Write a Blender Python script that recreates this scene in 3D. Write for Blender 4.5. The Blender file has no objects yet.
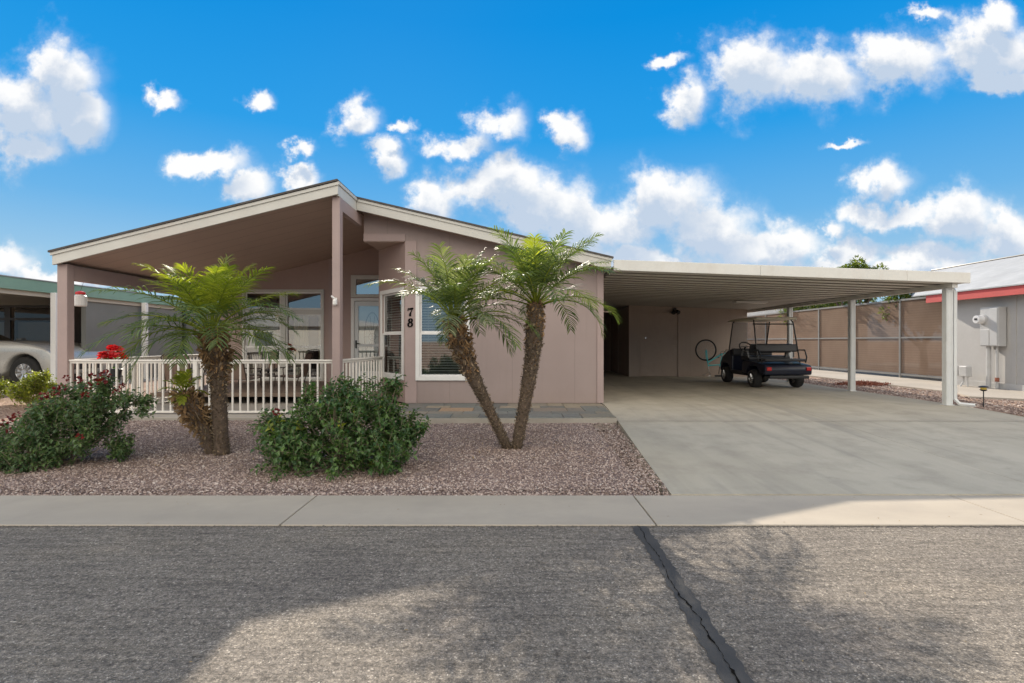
import bpy, math, random
from mathutils import Vector, Matrix, noise as mnoise
random.seed(7)
PI = math.pi
scene = bpy.context.scene
col = scene.collection
def R(a): return math.radians(a)
def lerp(a, b, t): return a + (b - a) * t
def clamp(v, a=0.0, b=1.0): return max(a, min(b, v))
def smooth(t): t = clamp(t); return t * t * (3 - 2 * t)

# ------------------------------------------------------------------ materials
def nodes_of(name):
    m = bpy.data.materials.new(name); m.use_nodes = True
    nt = m.node_tree
    return m, nt, nt.nodes['Principled BSDF'], nt.nodes, nt.links
def N(nt, t, **kw):
    n = nt.nodes.new(t)
    for k, v in kw.items():
        if k in n.inputs: n.inputs[k].default_value = v
        else: setattr(n, k, v)
    return n
def texpos(nt, world=False):
    if world: return N(nt, 'ShaderNodeNewGeometry').outputs['Position']
    return N(nt, 'ShaderNodeTexCoord').outputs['Object']
def ramp(nt, fac, stops):
    r = N(nt, 'ShaderNodeValToRGB'); e = r.color_ramp.elements
    while len(e) < len(stops): e.new(0.5)
    for i, (p, c) in enumerate(stops):
        e[i].position = p; e[i].color = (c[0], c[1], c[2], 1)
    if fac is not None: nt.links.new(fac, r.inputs['Fac'])
    return r.outputs['Color']
def noise(nt, vec, scale, detail=4, rough=0.55, stretch=None, dist=0):
    if stretch:
        mp = N(nt, 'ShaderNodeMapping'); mp.inputs['Scale'].default_value = stretch
        nt.links.new(vec, mp.inputs['Vector']); vec = mp.outputs['Vector']
    n = N(nt, 'ShaderNodeTexNoise'); n.inputs['Scale'].default_value = scale
    n.inputs['Detail'].default_value = detail; n.inputs['Roughness'].default_value = rough
    n.inputs['Distortion'].default_value = dist
    nt.links.new(vec, n.inputs['Vector'])
    return n.outputs['Fac']
def math_(nt, op, a, b=None, c=None, cl=False):
    n = N(nt, 'ShaderNodeMath', operation=op); n.use_clamp = cl
    for i, v in enumerate((a, b, c)):
        if v is None: continue
        if isinstance(v, (int, float)): n.inputs[i].default_value = v
        else: nt.links.new(v, n.inputs[i])
    return n.outputs[0]
def mixc(nt, fac, a, b, mode='MIX'):
    n = N(nt, 'ShaderNodeMix', data_type='RGBA', blend_type=mode)
    for i, v in ((0, fac), (6, a), (7, b)):
        if isinstance(v, (int, float)): n.inputs[i].default_value = v
        elif isinstance(v, tuple): n.inputs[i].default_value = (v[0], v[1], v[2], 1)
        else: nt.links.new(v, n.inputs[i])
    return n.outputs[2]
def bump(nt, bs, h, strength=0.3, dist=0.01):
    b = N(nt, 'ShaderNodeBump'); b.inputs['Strength'].default_value = strength
    b.inputs['Distance'].default_value = dist
    nt.links.new(h, b.inputs['Height']); nt.links.new(b.outputs['Normal'], bs.inputs['Normal'])
def mul(c, k): return tuple(min(1, x * k) for x in c)
def mat(name, c, rough=0.6, var=0.12, scale=3.0, bmp=0.0, bscale=60, metal=0.0, spec=0.5, fine=0.05, coat=0.0, dirt=None, stretch=None):
    m, nt, bs, n, l = nodes_of(name)
    p = texpos(nt)
    a = noise(nt, p, scale, 5, 0.6, stretch)
    b = noise(nt, p, scale * 18, 3, 0.6, stretch)
    c1 = ramp(nt, a, [(0.3, mul(c, 1 - var)), (0.7, mul(c, 1 + var))])
    g = ramp(nt, b, [(0.3, (1 - fine,) * 3), (0.7, (1 + 0 * fine,) * 3)])
    out = mixc(nt, 1.0, c1, g, 'MULTIPLY')
    if dirt:
        d = noise(nt, p, dirt[1], 6, 0.7, dirt[3] if len(dirt) > 3 else None)
        f = ramp(nt, d, [(0.5, (0, 0, 0)), (0.72, (dirt[2],) * 3)])
        out = mixc(nt, f, out, dirt[0])
    l.new(out, bs.inputs['Base Color'])
    r = math_(nt, 'MULTIPLY_ADD', b, 0.2, rough - 0.1); l.new(r, bs.inputs['Roughness'])
    bs.inputs['Metallic'].default_value = metal
    bs.inputs['Specular IOR Level'].default_value = spec
    if coat: bs.inputs['Coat Weight'].default_value = coat; bs.inputs['Coat Roughness'].default_value = 0.06
    if bmp: bump(nt, bs, noise(nt, p, bscale, 4, 0.6), bmp, 0.01)
    return m

M = {}
M['pink_wall'] = mat('pink_beige_paint', (0.37, 0.265, 0.235), 0.75, 0.05, 0.8, 0.25, 140, dirt=((0.33, 0.235, 0.20), 1.4, 0.35, (1, 1, 0.4)))
M['pink_trim'] = mat('dusty_rose_trim_paint', (0.36, 0.27, 0.25), 0.6, 0.06, 1.5, 0.1, 90, dirt=((0.36, 0.26, 0.23), 3, 0.3))
M['cream_trim'] = mat('off_white_trim_paint', (0.56, 0.545, 0.50), 0.55, 0.05, 2, 0.08, 80, dirt=((0.48, 0.42, 0.36), 2.5, 0.45, (0.3, 1, 1)))
M['white_paint'] = mat('white_paint', (0.74, 0.72, 0.69), 0.45, 0.04, 3, 0.05, 80)
M['rail_paint'] = mat('railing_paint', (0.72, 0.68, 0.62), 0.45, 0.06, 4, 0.05, 80)
M['alu'] = mat('enamelled_aluminium', (0.66, 0.645, 0.60), 0.42, 0.05, 1.2, 0, dirt=((0.54, 0.49, 0.43), 1.0, 0.45, (3, 0.5, 1)))
M['pan'] = mat('ceiling_pan_enamel', (0.62, 0.60, 0.54), 0.5, 0.04, 0.8)
M['groove_shade'] = mat('painted_groove_shade', (0.25, 0.225, 0.19), 0.8, 0.1, 2)  # dark colour paints the shade inside the carport ceiling grooves
M['post_alu'] = mat('post_aluminium', (0.62, 0.63, 0.62), 0.4, 0.04, 2, 0, dirt=((0.45, 0.42, 0.38), 3, 0.3))
M['shingle'] = mat('dark_shingle', (0.085, 0.075, 0.07), 0.9, 0.3, 6, 0.5, 80)
M['white_roof'] = mat('white_coated_roof', (0.33, 0.335, 0.34), 0.7, 0.1, 1.5, 0.5, 12, dirt=((0.42, 0.42, 0.42), 3, 0.5))
M['black_plastic'] = mat('black_plastic', (0.018, 0.018, 0.02), 0.45, 0.2, 5)
M['black_metal'] = mat('black_metal', (0.02, 0.019, 0.018), 0.4, 0.2, 5)
M['rubber'] = mat('tyre_rubber', (0.022, 0.021, 0.02), 0.85, 0.25, 9)
M['chrome'] = mat('bright_metal', (0.62, 0.62, 0.62), 0.25, 0.05, 5, metal=0.9)
M['grey_wall'] = mat('grey_painted_wall', (0.18, 0.18, 0.165), 0.75, 0.06, 1, 0.2, 90, dirt=((0.2, 0.19, 0.18), 2, 0.4))
M['light_grey_wall'] = mat('light_grey_siding', (0.43, 0.42, 0.41), 0.7, 0.05, 1, 0.15, 80, dirt=((0.38, 0.36, 0.34), 1.7, 0.5, (1, 1, .5)))
M['green_fascia'] = mat('sage_green_metal', (0.21, 0.34, 0.26), 0.5, 0.08, 1, 0, dirt=((0.24, 0.33, 0.27), 2, 0.5, (1, .3, 3)))
M['beige_soffit'] = mat('beige_soffit', (0.52, 0.46, 0.38), 0.6, 0.05, 2)
M['red_fascia'] = mat('red_fascia_paint', (0.50, 0.075, 0.065), 0.5, 0.08, 2)
M['util_grey'] = mat('utility_grey_enamel', (0.47, 0.47, 0.47), 0.4, 0.05, 3, 0, dirt=((0.36, 0.35, 0.33), 4, 0.4))
M['silver_paint'] = mat('silver_car_paint', (0.50, 0.48, 0.44), 0.3, 0.02, 2, metal=0.25, coat=0.8, fine=0.02)
M['navy_body'] = mat('navy_cart_body', (0.007, 0.010, 0.024), 0.35, 0.1, 3, coat=0.15)
M['cream_plastic'] = mat('cream_canopy', (0.74, 0.66, 0.50), 0.45, 0.05, 3)
M['black_vinyl'] = mat('black_vinyl', (0.025, 0.025, 0.028), 0.45, 0.1, 5, 0.1, 60)
M['grey_vinyl'] = mat('grey_vinyl', (0.2, 0.2, 0.2), 0.5, 0.1, 5)
M['teal_paint'] = mat('turquoise_bike_paint', (0.10, 0.55, 0.60), 0.3, 0.05, 5)
M['bronze'] = mat('bronze_furniture_frame', (0.05, 0.032, 0.024), 0.5, 0.2, 8)
M['sling'] = mat('brown_sling_fabric', (0.20, 0.135, 0.105), 0.8, 0.1, 6, 0.3, 400)
M['screen_frame'] = mat('dull_grey_frame', (0.17, 0.165, 0.16), 0.6)
M['red_plastic'] = mat('red_enamel', (0.62, 0.02, 0.02), 0.4, 0.05, 5)
M['curtain'] = mat('cream_curtain', (0.62, 0.55, 0.38), 0.9, 0.1, 5, 0, stretch=(8, 1, 0.2))
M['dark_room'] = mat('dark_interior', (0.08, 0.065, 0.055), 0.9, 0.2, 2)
M['wood_floor'] = mat('interior_floor', (0.16, 0.11, 0.08), 0.7)
M['terracotta'] = mat('dark_glazed_pot', (0.03, 0.03, 0.035), 0.35)
M['slat'] = mat('blind_slat', (0.62, 0.60, 0.56), 0.6)
M['bark'] = mat('tree_bark', (0.11, 0.085, 0.065), 0.95, 0.3, 8, 0.8, 40)
M['twig'] = mat('shrub_twig', (0.22, 0.17, 0.12), 0.9, 0.3, 8)
M['tan_wall'] = mat('tan_painted_panel', (0.41, 0.325, 0.27), 0.75, 0.06, 1.0, 0.2, 90, dirt=((0.27, 0.20, 0.16), 1.6, 0.4))
M['black_paint'] = mat('black_numeral', (0.006, 0.006, 0.006), 0.9, spec=0.05)
M['mulch'] = mat('red_bark_chip', (0.27, 0.10, 0.065), 0.9, 0.3, 20)
M['yellow_plastic'] = mat('yellow_plastic', (0.55, 0.38, 0.05), 0.5)
M['door_white'] = mat('storm_door_white', (0.66, 0.67, 0.66), 0.4, 0.03, 3)
M['brown_dark'] = mat('dark_brown_beam', (0.05, 0.032, 0.026), 0.7)

def grooved(name, c, axis, period, width, depth, rough=0.6, dark=0.55, dirt=False):
    """painted panels with real grooves as bump"""
    m, nt, bs, n, l = nodes_of(name)
    p = texpos(nt, True)
    s = N(nt, 'ShaderNodeSeparateXYZ'); l.new(p, s.inputs[0])
    f = math_(nt, 'FRACT', math_(nt, 'DIVIDE', s.outputs[axis], period))
    g = math_(nt, 'LESS_THAN', f, width / period)
    a = noise(nt, p, 0.9, 5, 0.6)
    c1 = ramp(nt, a, [(0.3, mul(c, 0.93)), (0.7, mul(c, 1.05))])
    out = mixc(nt, g, c1, mul(c, dark))
    if dirt:
        # dust splashed up from the ground in an uneven line, and faint run marks
        zz = math_(nt, 'MULTIPLY_ADD', noise(nt, p, 3.0, 6, 0.7), -0.9, math_(nt, 'SUBTRACT', 1.0, s.outputs[2]))
        f1 = math_(nt, 'MULTIPLY', math_(nt, 'ADD', zz, -0.1, cl=True), 0.8, cl=True)
        out = mixc(nt, f1, out, (0.27, 0.20, 0.165))
        f2 = ramp(nt, noise(nt, p, 2.2, 5, 0.65, (3.5, 1, 0.25)), [(0.52, (0, 0, 0)), (0.75, (0.35,) * 3)])
        out = mixc(nt, f2, out, mul(c, 0.82))
    l.new(out, bs.inputs['Base Color']); bs.inputs['Roughness'].default_value = rough
    bump(nt, bs, math_(nt, 'SUBTRACT', 1.0, g), 0.6, depth)
    return m
M['porch_ceiling'] = grooved('rose_brown_ceiling_boards', (0.46, 0.34, 0.28), 1, 0.41, 0.012, 0.004)
M['wall_panel'] = grooved('pink_beige_wall_panels', (0.315, 0.245, 0.226), 0, 1.22, 0.01, 0.003, 0.75, 0.82, True)
M['shed_panel'] = grooved('shed_wall_panels', (0.40, 0.32, 0.265), 0, 0.61, 0.008, 0.003, 0.75, 0.8, True)

def glass_mat(name, tint=(0.75, 0.8, 0.78), refl=1.0, base=0.06):
    m, nt, bs, n, l = nodes_of(name); n.remove(bs)
    out = n['Material Output']
    t = N(nt, 'ShaderNodeBsdfTransparent'); t.inputs[0].default_value = (*tint, 1)
    g = N(nt, 'ShaderNodeBsdfGlossy'); g.inputs['Roughness'].default_value = 0.015
    g.inputs['Color'].default_value = (refl, refl, refl, 1)
    lw = N(nt, 'ShaderNodeFresnel'); lw.inputs['IOR'].default_value = 1.5
    f = math_(nt, 'MULTIPLY_ADD', lw.outputs[0], 1.6, base, cl=True)
    mx = N(nt, 'ShaderNodeMixShader'); l.new(f, mx.inputs[0])
    # slight waviness of old float glass
    b = N(nt, 'ShaderNodeBump'); b.inputs['Strength'].default_value = 0.05; b.inputs['Distance'].default_value = 0.004
    l.new(noise(nt, texpos(nt), 3.0, 1), b.inputs['Height']); l.new(b.outputs[0], g.inputs['Normal'])
    l.new(t.outputs[0], mx.inputs[1]); l.new(g.outputs[0], mx.inputs[2]); l.new(mx.outputs[0], out.inputs[0])
    return m
M['glass'] = glass_mat('window_glass', (0.68, 0.74, 0.73), 0.8, 0.18)
M['clear'] = glass_mat('clear_acrylic', (0.8, 0.82, 0.84), 0.35, 0.0)
M['dim_glass'] = glass_mat('dim_pane', (0.6, 0.6, 0.58), 0.5, 0.02)

def leaf_mat(name, c_dark, c_light, trans=0.35, rough=0.45, spec=0.5):
    m, nt, bs, n, l = nodes_of(name)
    rnd = N(nt, 'ShaderNodeNewGeometry').outputs['Random Per Island']
    c = ramp(nt, rnd, [(0.0, c_dark), (0.6, tuple(lerp(a, b, .45) for a, b in zip(c_dark, c_light))), (1.0, c_light)])
    nz = ramp(nt, noise(nt, texpos(nt), 3.5, 3), [(0.35, (0.72, 0.76, 0.72)), (0.65, (1.15, 1.1, 1.0))])
    c = mixc(nt, 1.0, c, nz, 'MULTIPLY')
    l.new(c, bs.inputs['Base Color']); bs.inputs['Roughness'].default_value = rough
    bs.inputs['Specular IOR Level'].default_value = spec
    tr = N(nt, 'ShaderNodeBsdfTranslucent')
    tc = mixc(nt, 1.0, c, (1.7, 1.75, 0.7), 'MULTIPLY'); l.new(tc, tr.inputs[0])
    mx = N(nt, 'ShaderNodeMixShader'); mx.inputs[0].default_value = trans
    l.new(bs.outputs[0], mx.inputs[1]); l.new(tr.outputs[0], mx.inputs[2])
    l.new(mx.outputs[0], n['Material Output'].inputs[0])
    return m
M['palm_leaf'] = leaf_mat('palm_leaflet', (0.07, 0.112, 0.04), (0.18, 0.225, 0.08), 0.36, 0.5, 0.3)
M['palm_young'] = leaf_mat('young_palm_leaflet', (0.15, 0.19, 0.025), (0.34, 0.36, 0.05), 0.45, 0.5, 0.3)
M['palm_pale'] = leaf_mat('pale_palm_leaflet', (0.075, 0.105, 0.05), (0.22, 0.25, 0.15), 0.38, 0.5, 0.3)
M['hib_leaf'] = leaf_mat('hibiscus_leaf', (0.035, 0.085, 0.03), (0.135, 0.225, 0.07), 0.34, 0.4)
M['lan_leaf'] = leaf_mat('bougainvillea_leaf', (0.05, 0.10, 0.045), (0.155, 0.235, 0.095), 0.34, 0.45)
M['yel_leaf'] = leaf_mat('yellow_green_leaf', (0.12, 0.16, 0.02), (0.36, 0.38, 0.05), 0.4, 0.45)
M['tree_leaf'] = leaf_mat('tree_leaf', (0.05, 0.085, 0.02), (0.17, 0.2, 0.05), 0.4, 0.45)
M['red_petal'] = leaf_mat('dark_red_petal', (0.07, 0.008, 0.010), (0.20, 0.014, 0.014), 0.3, 0.5)
M['bright_petal'] = leaf_mat('bright_red_petal', (0.45, 0.008, 0.015), (0.75, 0.02, 0.03), 0.3, 0.5)
M['dry_leaf'] = leaf_mat('dry_palm_boot', (0.13, 0.075, 0.04), (0.42, 0.27, 0.15), 0.1, 0.8, 0.2)
M['grey_boot'] = leaf_mat('weathered_palm_boot', (0.09, 0.065, 0.045), (0.33, 0.25, 0.18), 0.0, 0.9, 0.2)
M['palm_trunk'] = mat('palm_fibre', (0.10, 0.07, 0.05), 0.95, 0.35, 18, 0.9, 60)
M['litter'] = leaf_mat('dry_leaf_litter', (0.12, 0.07, 0.04), (0.35, 0.25, 0.13), 0.1, 0.8)

def concrete(name, c, stain, streak=(1, 1, 1), amt=0.5, rust=None):
    m, nt, bs, n, l = nodes_of(name)
    p = texpos(nt, True)
    a = noise(nt, p, 0.55, 6, 0.6, streak)
    b = noise(nt, p, 2.2, 5, 0.65)
    d = noise(nt, p, 260, 2, 0.5)
    c1 = ramp(nt, a, [(0.32, mul(c, 0.80)), (0.68, mul(c, 1.10))])
    f = ramp(nt, b, [(0.45, (0, 0, 0)), (0.75, (amt,) * 3)])
    c2 = mixc(nt, f, c1, stain)
    g = ramp(nt, d, [(0.25, (0.86,) * 3), (0.6, (1.03,) * 3)])
    out = mixc(nt, 1.0, c2, g, 'MULTIPLY')
    if rust:
        r = noise(nt, p, 1.1, 6, 0.7)
        fr = ramp(nt, r, [(0.60, (0, 0, 0)), (0.8, (0.25,) * 3)])
        out = mixc(nt, fr, out, rust)
    if rust:
        o1 = noise(nt, p, 3.3, 3, 0.5)
        out = mixc(nt, ramp(nt, o1, [(0.70, (0, 0, 0)), (0.78, (0.4,) * 3)]), out, (0.16, 0.145, 0.12))
        o2 = noise(nt, p, 1.0, 3, 0.6, (2.6, 0.16, 1), 0.3)
        out = mixc(nt, ramp(nt, o2, [(0.56, (0, 0, 0)), (0.70, (0.38,) * 3)]), out, (0.24, 0.22, 0.19))
    l.new(out, bs.inputs['Base Color']); bs.inputs['Roughness'].default_value = 0.88
    bs.inputs['Specular IOR Level'].default_value = 0.3
    bump(nt, bs, d, 0.25, 0.003)
    return m
M['curb'] = concrete('curb_concrete', (0.435, 0.378, 0.305), (0.28, 0.25, 0.21), (0.3, 1, 1), 0.35)
M['drive'] = concrete('driveway_concrete', (0.47, 0.42, 0.33), (0.29, 0.255, 0.205), (1.6, 0.22, 1), 0.6, (0.30, 0.24, 0.17))
M['slab'] = concrete('porch_concrete', (0.40, 0.36, 0.31), (0.3, 0.26, 0.22), (1, 1, 1), 0.4)

def asphalt():
    m, nt, bs, n, l = nodes_of('aged_asphalt')
    p = texpos(nt, True)
    v = N(nt, 'ShaderNodeTexVoronoi'); v.inputs['Scale'].default_value = 150; l.new(p, v.inputs['Vector'])
    sp = N(nt, 'ShaderNodeSeparateColor'); l.new(v.outputs['Color'], sp.inputs[0])
    agg = ramp(nt, sp.outputs[0], [(0.0, (0.13, 0.115, 0.10)), (0.45, (0.20, 0.176, 0.15)), (0.8, (0.255, 0.22, 0.18)), (0.97, (0.34, 0.295, 0.245)), (1.0, (0.52, 0.47, 0.40))])
    nz = noise(nt, p, 42, 4, 0.75)
    agg = mixc(nt, 1.0, agg, ramp(nt, nz, [(0.33, (0.5,) * 3), (0.62, (1.25,) * 3)]), 'MULTIPLY')
    big = noise(nt, p, 0.8, 6, 0.65, (0.7, 1.3, 1))
    agg = mixc(nt, 1.0, agg, ramp(nt, big, [(0.3, (0.80, 0.79, 0.80)), (0.55, (1.0, 0.99, 0.97)), (0.75, (1.2, 1.15, 1.06))]), 'MULTIPLY')
    st = noise(nt, p, 5.0, 5, 0.7, (0.5, 5.5, 1), 0.4)
    agg = mixc(nt, 1.0, agg, ramp(nt, st, [(0.38, (0.72,) * 3), (0.55, (1.0,) * 3)]), 'MULTIPLY')
    l.new(agg, bs.inputs['Base Color']); bs.inputs['Roughness'].default_value = 0.9
    bs.inputs['Specular IOR Level'].default_value = 0.25
    h = math_(nt, 'MULTIPLY_ADD', v.outputs['Distance'], 0.6, nz)
    h = math_(nt, 'MULTIPLY_ADD', st, 1.2, h)
    bump(nt, bs, h, 0.6, 0.007)
    return m
M['asphalt'] = asphalt()
M['tar'] = mat('crack_sealer', (0.062, 0.058, 0.054), 0.8, 0.15, 5, 0.4, 120, spec=0.4)
M['crack'] = mat('open_crack', (0.012, 0.011, 0.01), 1.0, spec=0.0)

def soil(name, stops, s1=70):
    m, nt, bs, n, l = nodes_of(name)
    p = texpos(nt, True)
    v = N(nt, 'ShaderNodeTexVoronoi'); v.inputs['Scale'].default_value = s1; l.new(p, v.inputs['Vector'])
    sp = N(nt, 'ShaderNodeSeparateColor'); l.new(v.outputs['Color'], sp.inputs[0])
    c = ramp(nt, sp.outputs[0], stops)
    big = noise(nt, p, 0.7, 5, 0.6)
    c = mixc(nt, 1.0, c, ramp(nt, big, [(0.3, (0.8,) * 3), (0.7, (1.1,) * 3)]), 'MULTIPLY')
    l.new(c, bs.inputs['Base Color']); bs.inputs['Roughness'].default_value = 0.95
    bs.inputs['Specular IOR Level'].default_value = 0.2
    bump(nt, bs, v.outputs['Distance'], 1.0, 0.012)
    return m
M['gravel_base'] = soil('pink_gravel_base', [(0, (0.14, 0.095, 0.085)), (0.5, (0.24, 0.17, 0.15)), (1, (0.36, 0.28, 0.25))])
M['dirt'] = soil('reddish_dirt', [(0, (0.19, 0.12, 0.085)), (0.5, (0.30, 0.20, 0.15)), (1, (0.42, 0.31, 0.24))], 45)
def stone():
    m, nt, bs, n, l = nodes_of('pink_granite_stone')
    rnd = N(nt, 'ShaderNodeNewGeometry').outputs['Random Per Island']
    c = ramp(nt, rnd, [(0.0, (0.135, 0.095, 0.08)), (0.3, (0.27, 0.20, 0.17)), (0.6, (0.37, 0.285, 0.245)), (0.88, (0.47, 0.385, 0.34)), (1.0, (0.54, 0.47, 0.42))])
    big = noise(nt, texpos(nt, True), 0.8, 5, 0.6)
    c = mixc(nt, 1.0, c, ramp(nt, big, [(0.3, (0.85, 0.82, 0.80)), (0.7, (1.08,) * 3)]), 'MULTIPLY')
    l.new(c, bs.inputs['Base Color']); bs.inputs['Roughness'].default_value = 0.85
    bs.inputs['Specular IOR Level'].default_value = 0.3
    return m
M['stone'] = stone()
M['crumb'] = mat('asphalt_crumb', (0.12, 0.105, 0.09), 0.9, 0.4, 60)
def slate():
    m, nt, bs, n, l = nodes_of('slate_tile')
    rnd = N(nt, 'ShaderNodeNewGeometry').outputs['Random Per Island']
    c = ramp(nt, rnd, [(0.0, (0.10, 0.105, 0.10)), (0.3, (0.20, 0.205, 0.185)), (0.5, (0.13, 0.15, 0.14)), (0.65, (0.33, 0.27, 0.19)), (0.8, (0.17, 0.17, 0.155)), (1.0, (0.38, 0.25, 0.15))])
    p = texpos(nt, True)
    c = mixc(nt, ramp(nt, noise(nt, p, 4, 6, 0.7), [(0.5, (0, 0, 0)), (0.75, (0.5,) * 3)]), c, (0.26, 0.19, 0.13))
    c = mixc(nt, 1.0, c, ramp(nt, noise(nt, p, 22, 4), [(0.3, (0.8,) * 3), (0.7, (1.1,) * 3)]), 'MULTIPLY')
    l.new(c, bs.inputs['Base Color']); bs.inputs['Roughness'].default_value = 0.6
    bump(nt, bs, noise(nt, p, 14, 5), 0.5, 0.008)
    return m
M['slate'] = slate()
M['grout'] = mat('pale_grout', (0.37, 0.33, 0.28), 0.9)
def screen_mat():
    m, nt, bs, n, l = nodes_of('tan_sun_screen_mesh')
    p = texpos(nt, True)
    c = ramp(nt, noise(nt, p, 1.2, 5), [(0.3, (0.25, 0.165, 0.115)), (0.7, (0.31, 0.215, 0.155))])
    w = N(nt, 'ShaderNodeTexWave', bands_direction='Z'); w.inputs['Scale'].default_value = 4.0; w.inputs['Distortion'].default_value = 0.6
    l.new(p, w.inputs['Vector'])
    c = mixc(nt, 1.0, c, ramp(nt, w.outputs['Fac'], [(0, (0.93,) * 3), (1, (1.04,) * 3)]), 'MULTIPLY')
    l.new(c, bs.inputs['Base Color']); bs.inputs['Roughness'].default_value = 0.9
    t = N(nt, 'ShaderNodeBsdfTransparent')
    tl = N(nt, 'ShaderNodeBsdfTranslucent'); l.new(c, tl.inputs[0])
    m1 = N(nt, 'ShaderNodeMixShader'); m1.inputs[0].default_value = 0.35
    l.new(bs.outputs[0], m1.inputs[1]); l.new(tl.outputs[0], m1.inputs[2])
    mx = N(nt, 'ShaderNodeMixShader'); mx.inputs[0].default_value = 0.25
    l.new(m1.outputs[0], mx.inputs[1]); l.new(t.outputs[0], mx.inputs[2])
    l.new(mx.outputs[0], n['Material Output'].inputs[0])
    return m
M['screen'] = screen_mat()
M['tail_red'] = mat('red_tail_lens', (0.45, 0.01, 0.01), 0.2, coat=0.5)
M['meter_glass'] = mat('meter_face', (0.7, 0.7, 0.7), 0.15, 0.1, 6, coat=1.0)

# ------------------------------------------------------------------ mesh builder
class MB:
    def __init__(s): s.v = []; s.f = []; s.m = []; s.mi = 0
    def poly(s, pts):
        b = len(s.v); s.v += [tuple(p) for p in pts]; s.f.append(tuple(range(b, b + len(pts)))); s.m.append(s.mi); return s
    def hexa(s, p):          # 8 points: bottom ring 0-3, top ring 4-7
        b = len(s.v); s.v += [tuple(q) for q in p]
        for f in ((0, 3, 2, 1), (4, 5, 6, 7), (0, 1, 5, 4), (1, 2, 6, 5), (2, 3, 7, 6), (3, 0, 4, 7)):
            s.f.append(tuple(b + i for i in f)); s.m.append(s.mi)
        return s
    def box(s, x0, x1, y0, y1, z0, z1):
        return s.hexa([(x0, y0, z0), (x1, y0, z0), (x1, y1, z0), (x0, y1, z0), (x0, y0, z1), (x1, y0, z1), (x1, y1, z1), (x0, y1, z1)])
    def prism(s, pts, d):    # convex or concave polygon extruded along vector d
        n = len(pts); b = len(s.v); d = Vector(d)
        s.v += [tuple(p) for p in pts] + [tuple(Vector(p) + d) for p in pts]
        s.f.append(tuple(range(b, b + n))[::-1]); s.f.append(tuple(range(b + n, b + 2 * n)))
        for i in range(n):
            j = (i + 1) % n; s.f.append((b + i, b + j, b + n + j, b + n + i))
        s.m += [s.mi] * (n + 2); return s
    def tube(s, pts, r, n=8, cap=True):
        pts = [Vector(p) for p in pts]; k = len(pts)
        rr = r if isinstance(r, (list, tuple)) else [r] * k
        b = len(s.v); up = None
        for i, p in enumerate(pts):
            t = (pts[min(i + 1, k - 1)] - pts[max(i - 1, 0)]).normalized()
            if up is None:
                up = Vector((0, 0, 1)) if abs(t.z) < 0.9 else Vector((1, 0, 0))
            a = t.cross(up)
            if a.length < 1e-5: a = t.orthogonal()
            a.normalize(); c = a.cross(t).normalized(); up = c
            for q in range(n):
                an = 2 * PI * q / n
                s.v.append(tuple(p + (a * math.cos(an) + c * math.sin(an)) * rr[i]))
        for i in range(k - 1):
            for q in range(n):
                w = (q + 1) % n
                s.f.append((b + i * n + q, b + i * n + w, b + (i + 1) * n + w, b + (i + 1) * n + q)); s.m.append(s.mi)
        if cap:
            s.f.append(tuple(b + q for q in range(n))[::-1]); s.f.append(tuple(b + (k - 1) * n + q for q in range(n))); s.m += [s.mi] * 2
        return s
    def cyl(s, c, axis, r, h, n=20, r2=None):
        c = Vector(c); ax = Vector(axis).normalized()
        return s.tube([c, c + ax * h], [r, r if r2 is None else r2], n)
    def ring(s, c, axis, R_, r, n=36, k=8):
        c = Vector(c); ax = Vector(axis).normalized(); a = ax.orthogonal().normalized(); e = ax.cross(a)
        b = len(s.v)
        for i in range(n):
            t = 2 * PI * i / n; d = a * math.cos(t) + e * math.sin(t)
            for q in range(k):
                u = 2 * PI * q / k
                s.v.append(tuple(c + d * (R_ + r * math.cos(u)) + ax * r * math.sin(u)))
        for i in range(n):
            j = (i + 1) % n
            for q in range(k):
                w = (q + 1) % k
                s.f.append((b + i * k + q, b + i * k + w, b + j * k + w, b + j * k + q)); s.m.append(s.mi)
        return s
    def lathe(s, c, prof, n=20):     # prof: (radius, z)
        b = len(s.v); k = len(prof)
        for (r, z) in prof:
            for q in range(n):
                a = 2 * PI * q / n; s.v.append((c[0] + r * math.cos(a), c[1] + r * math.sin(a), c[2] + z))
        for i in range(k - 1):
            for q in range(n):
                w = (q + 1) % n; s.f.append((b + i * n + q, b + i * n + w, b + (i + 1) * n + w, b + (i + 1) * n + q)); s.m.append(s.mi)
        s.f.append(tuple(b + q for q in range(n))[::-1]); s.f.append(tuple(b + (k - 1) * n + q for q in range(n))); s.m += [s.mi] * 2
        return s
    def build(s, name, mats, parent=None, T=None, bevel=0, shade=False, fix=False):
        me = bpy.data.meshes.new(name)
        vs = s.v
        if T is not None: vs = [tuple(T @ Vector(p)) for p in vs]
        if parent is not None:
            off = wloc(parent)
            vs = [(p[0] - off[0], p[1] - off[1], p[2] - off[2]) for p in vs]
        me.from_pydata(vs, [], s.f)
        if not isinstance(mats, (list, tuple)): mats = [mats]
        for m in mats: me.materials.append(m)
        if len(mats) > 1: me.polygons.foreach_set('material_index', s.m)
        if shade: me.polygons.foreach_set('use_smooth', [True] * len(me.polygons))
        me.update()
        if fix:
            import bmesh
            bm = bmesh.new(); bm.from_mesh(me); bmesh.ops.recalc_face_normals(bm, faces=bm.faces); bm.to_mesh(me); bm.free()
        o = bpy.data.objects.new(name, me); col.objects.link(o)
        if parent is not None: o.parent = parent
        if bevel:
            bv = o.modifiers.new('bevel', 'BEVEL'); bv.width = bevel; bv.segments = 2; bv.limit_method = 'ANGLE'; bv.angle_limit = R(35)
        return o
def wloc(o):
    x = y = z = 0
    while o is not None: x += o.location.x; y += o.location.y; z += o.location.z; o = o.parent
    return (x, y, z)
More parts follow.
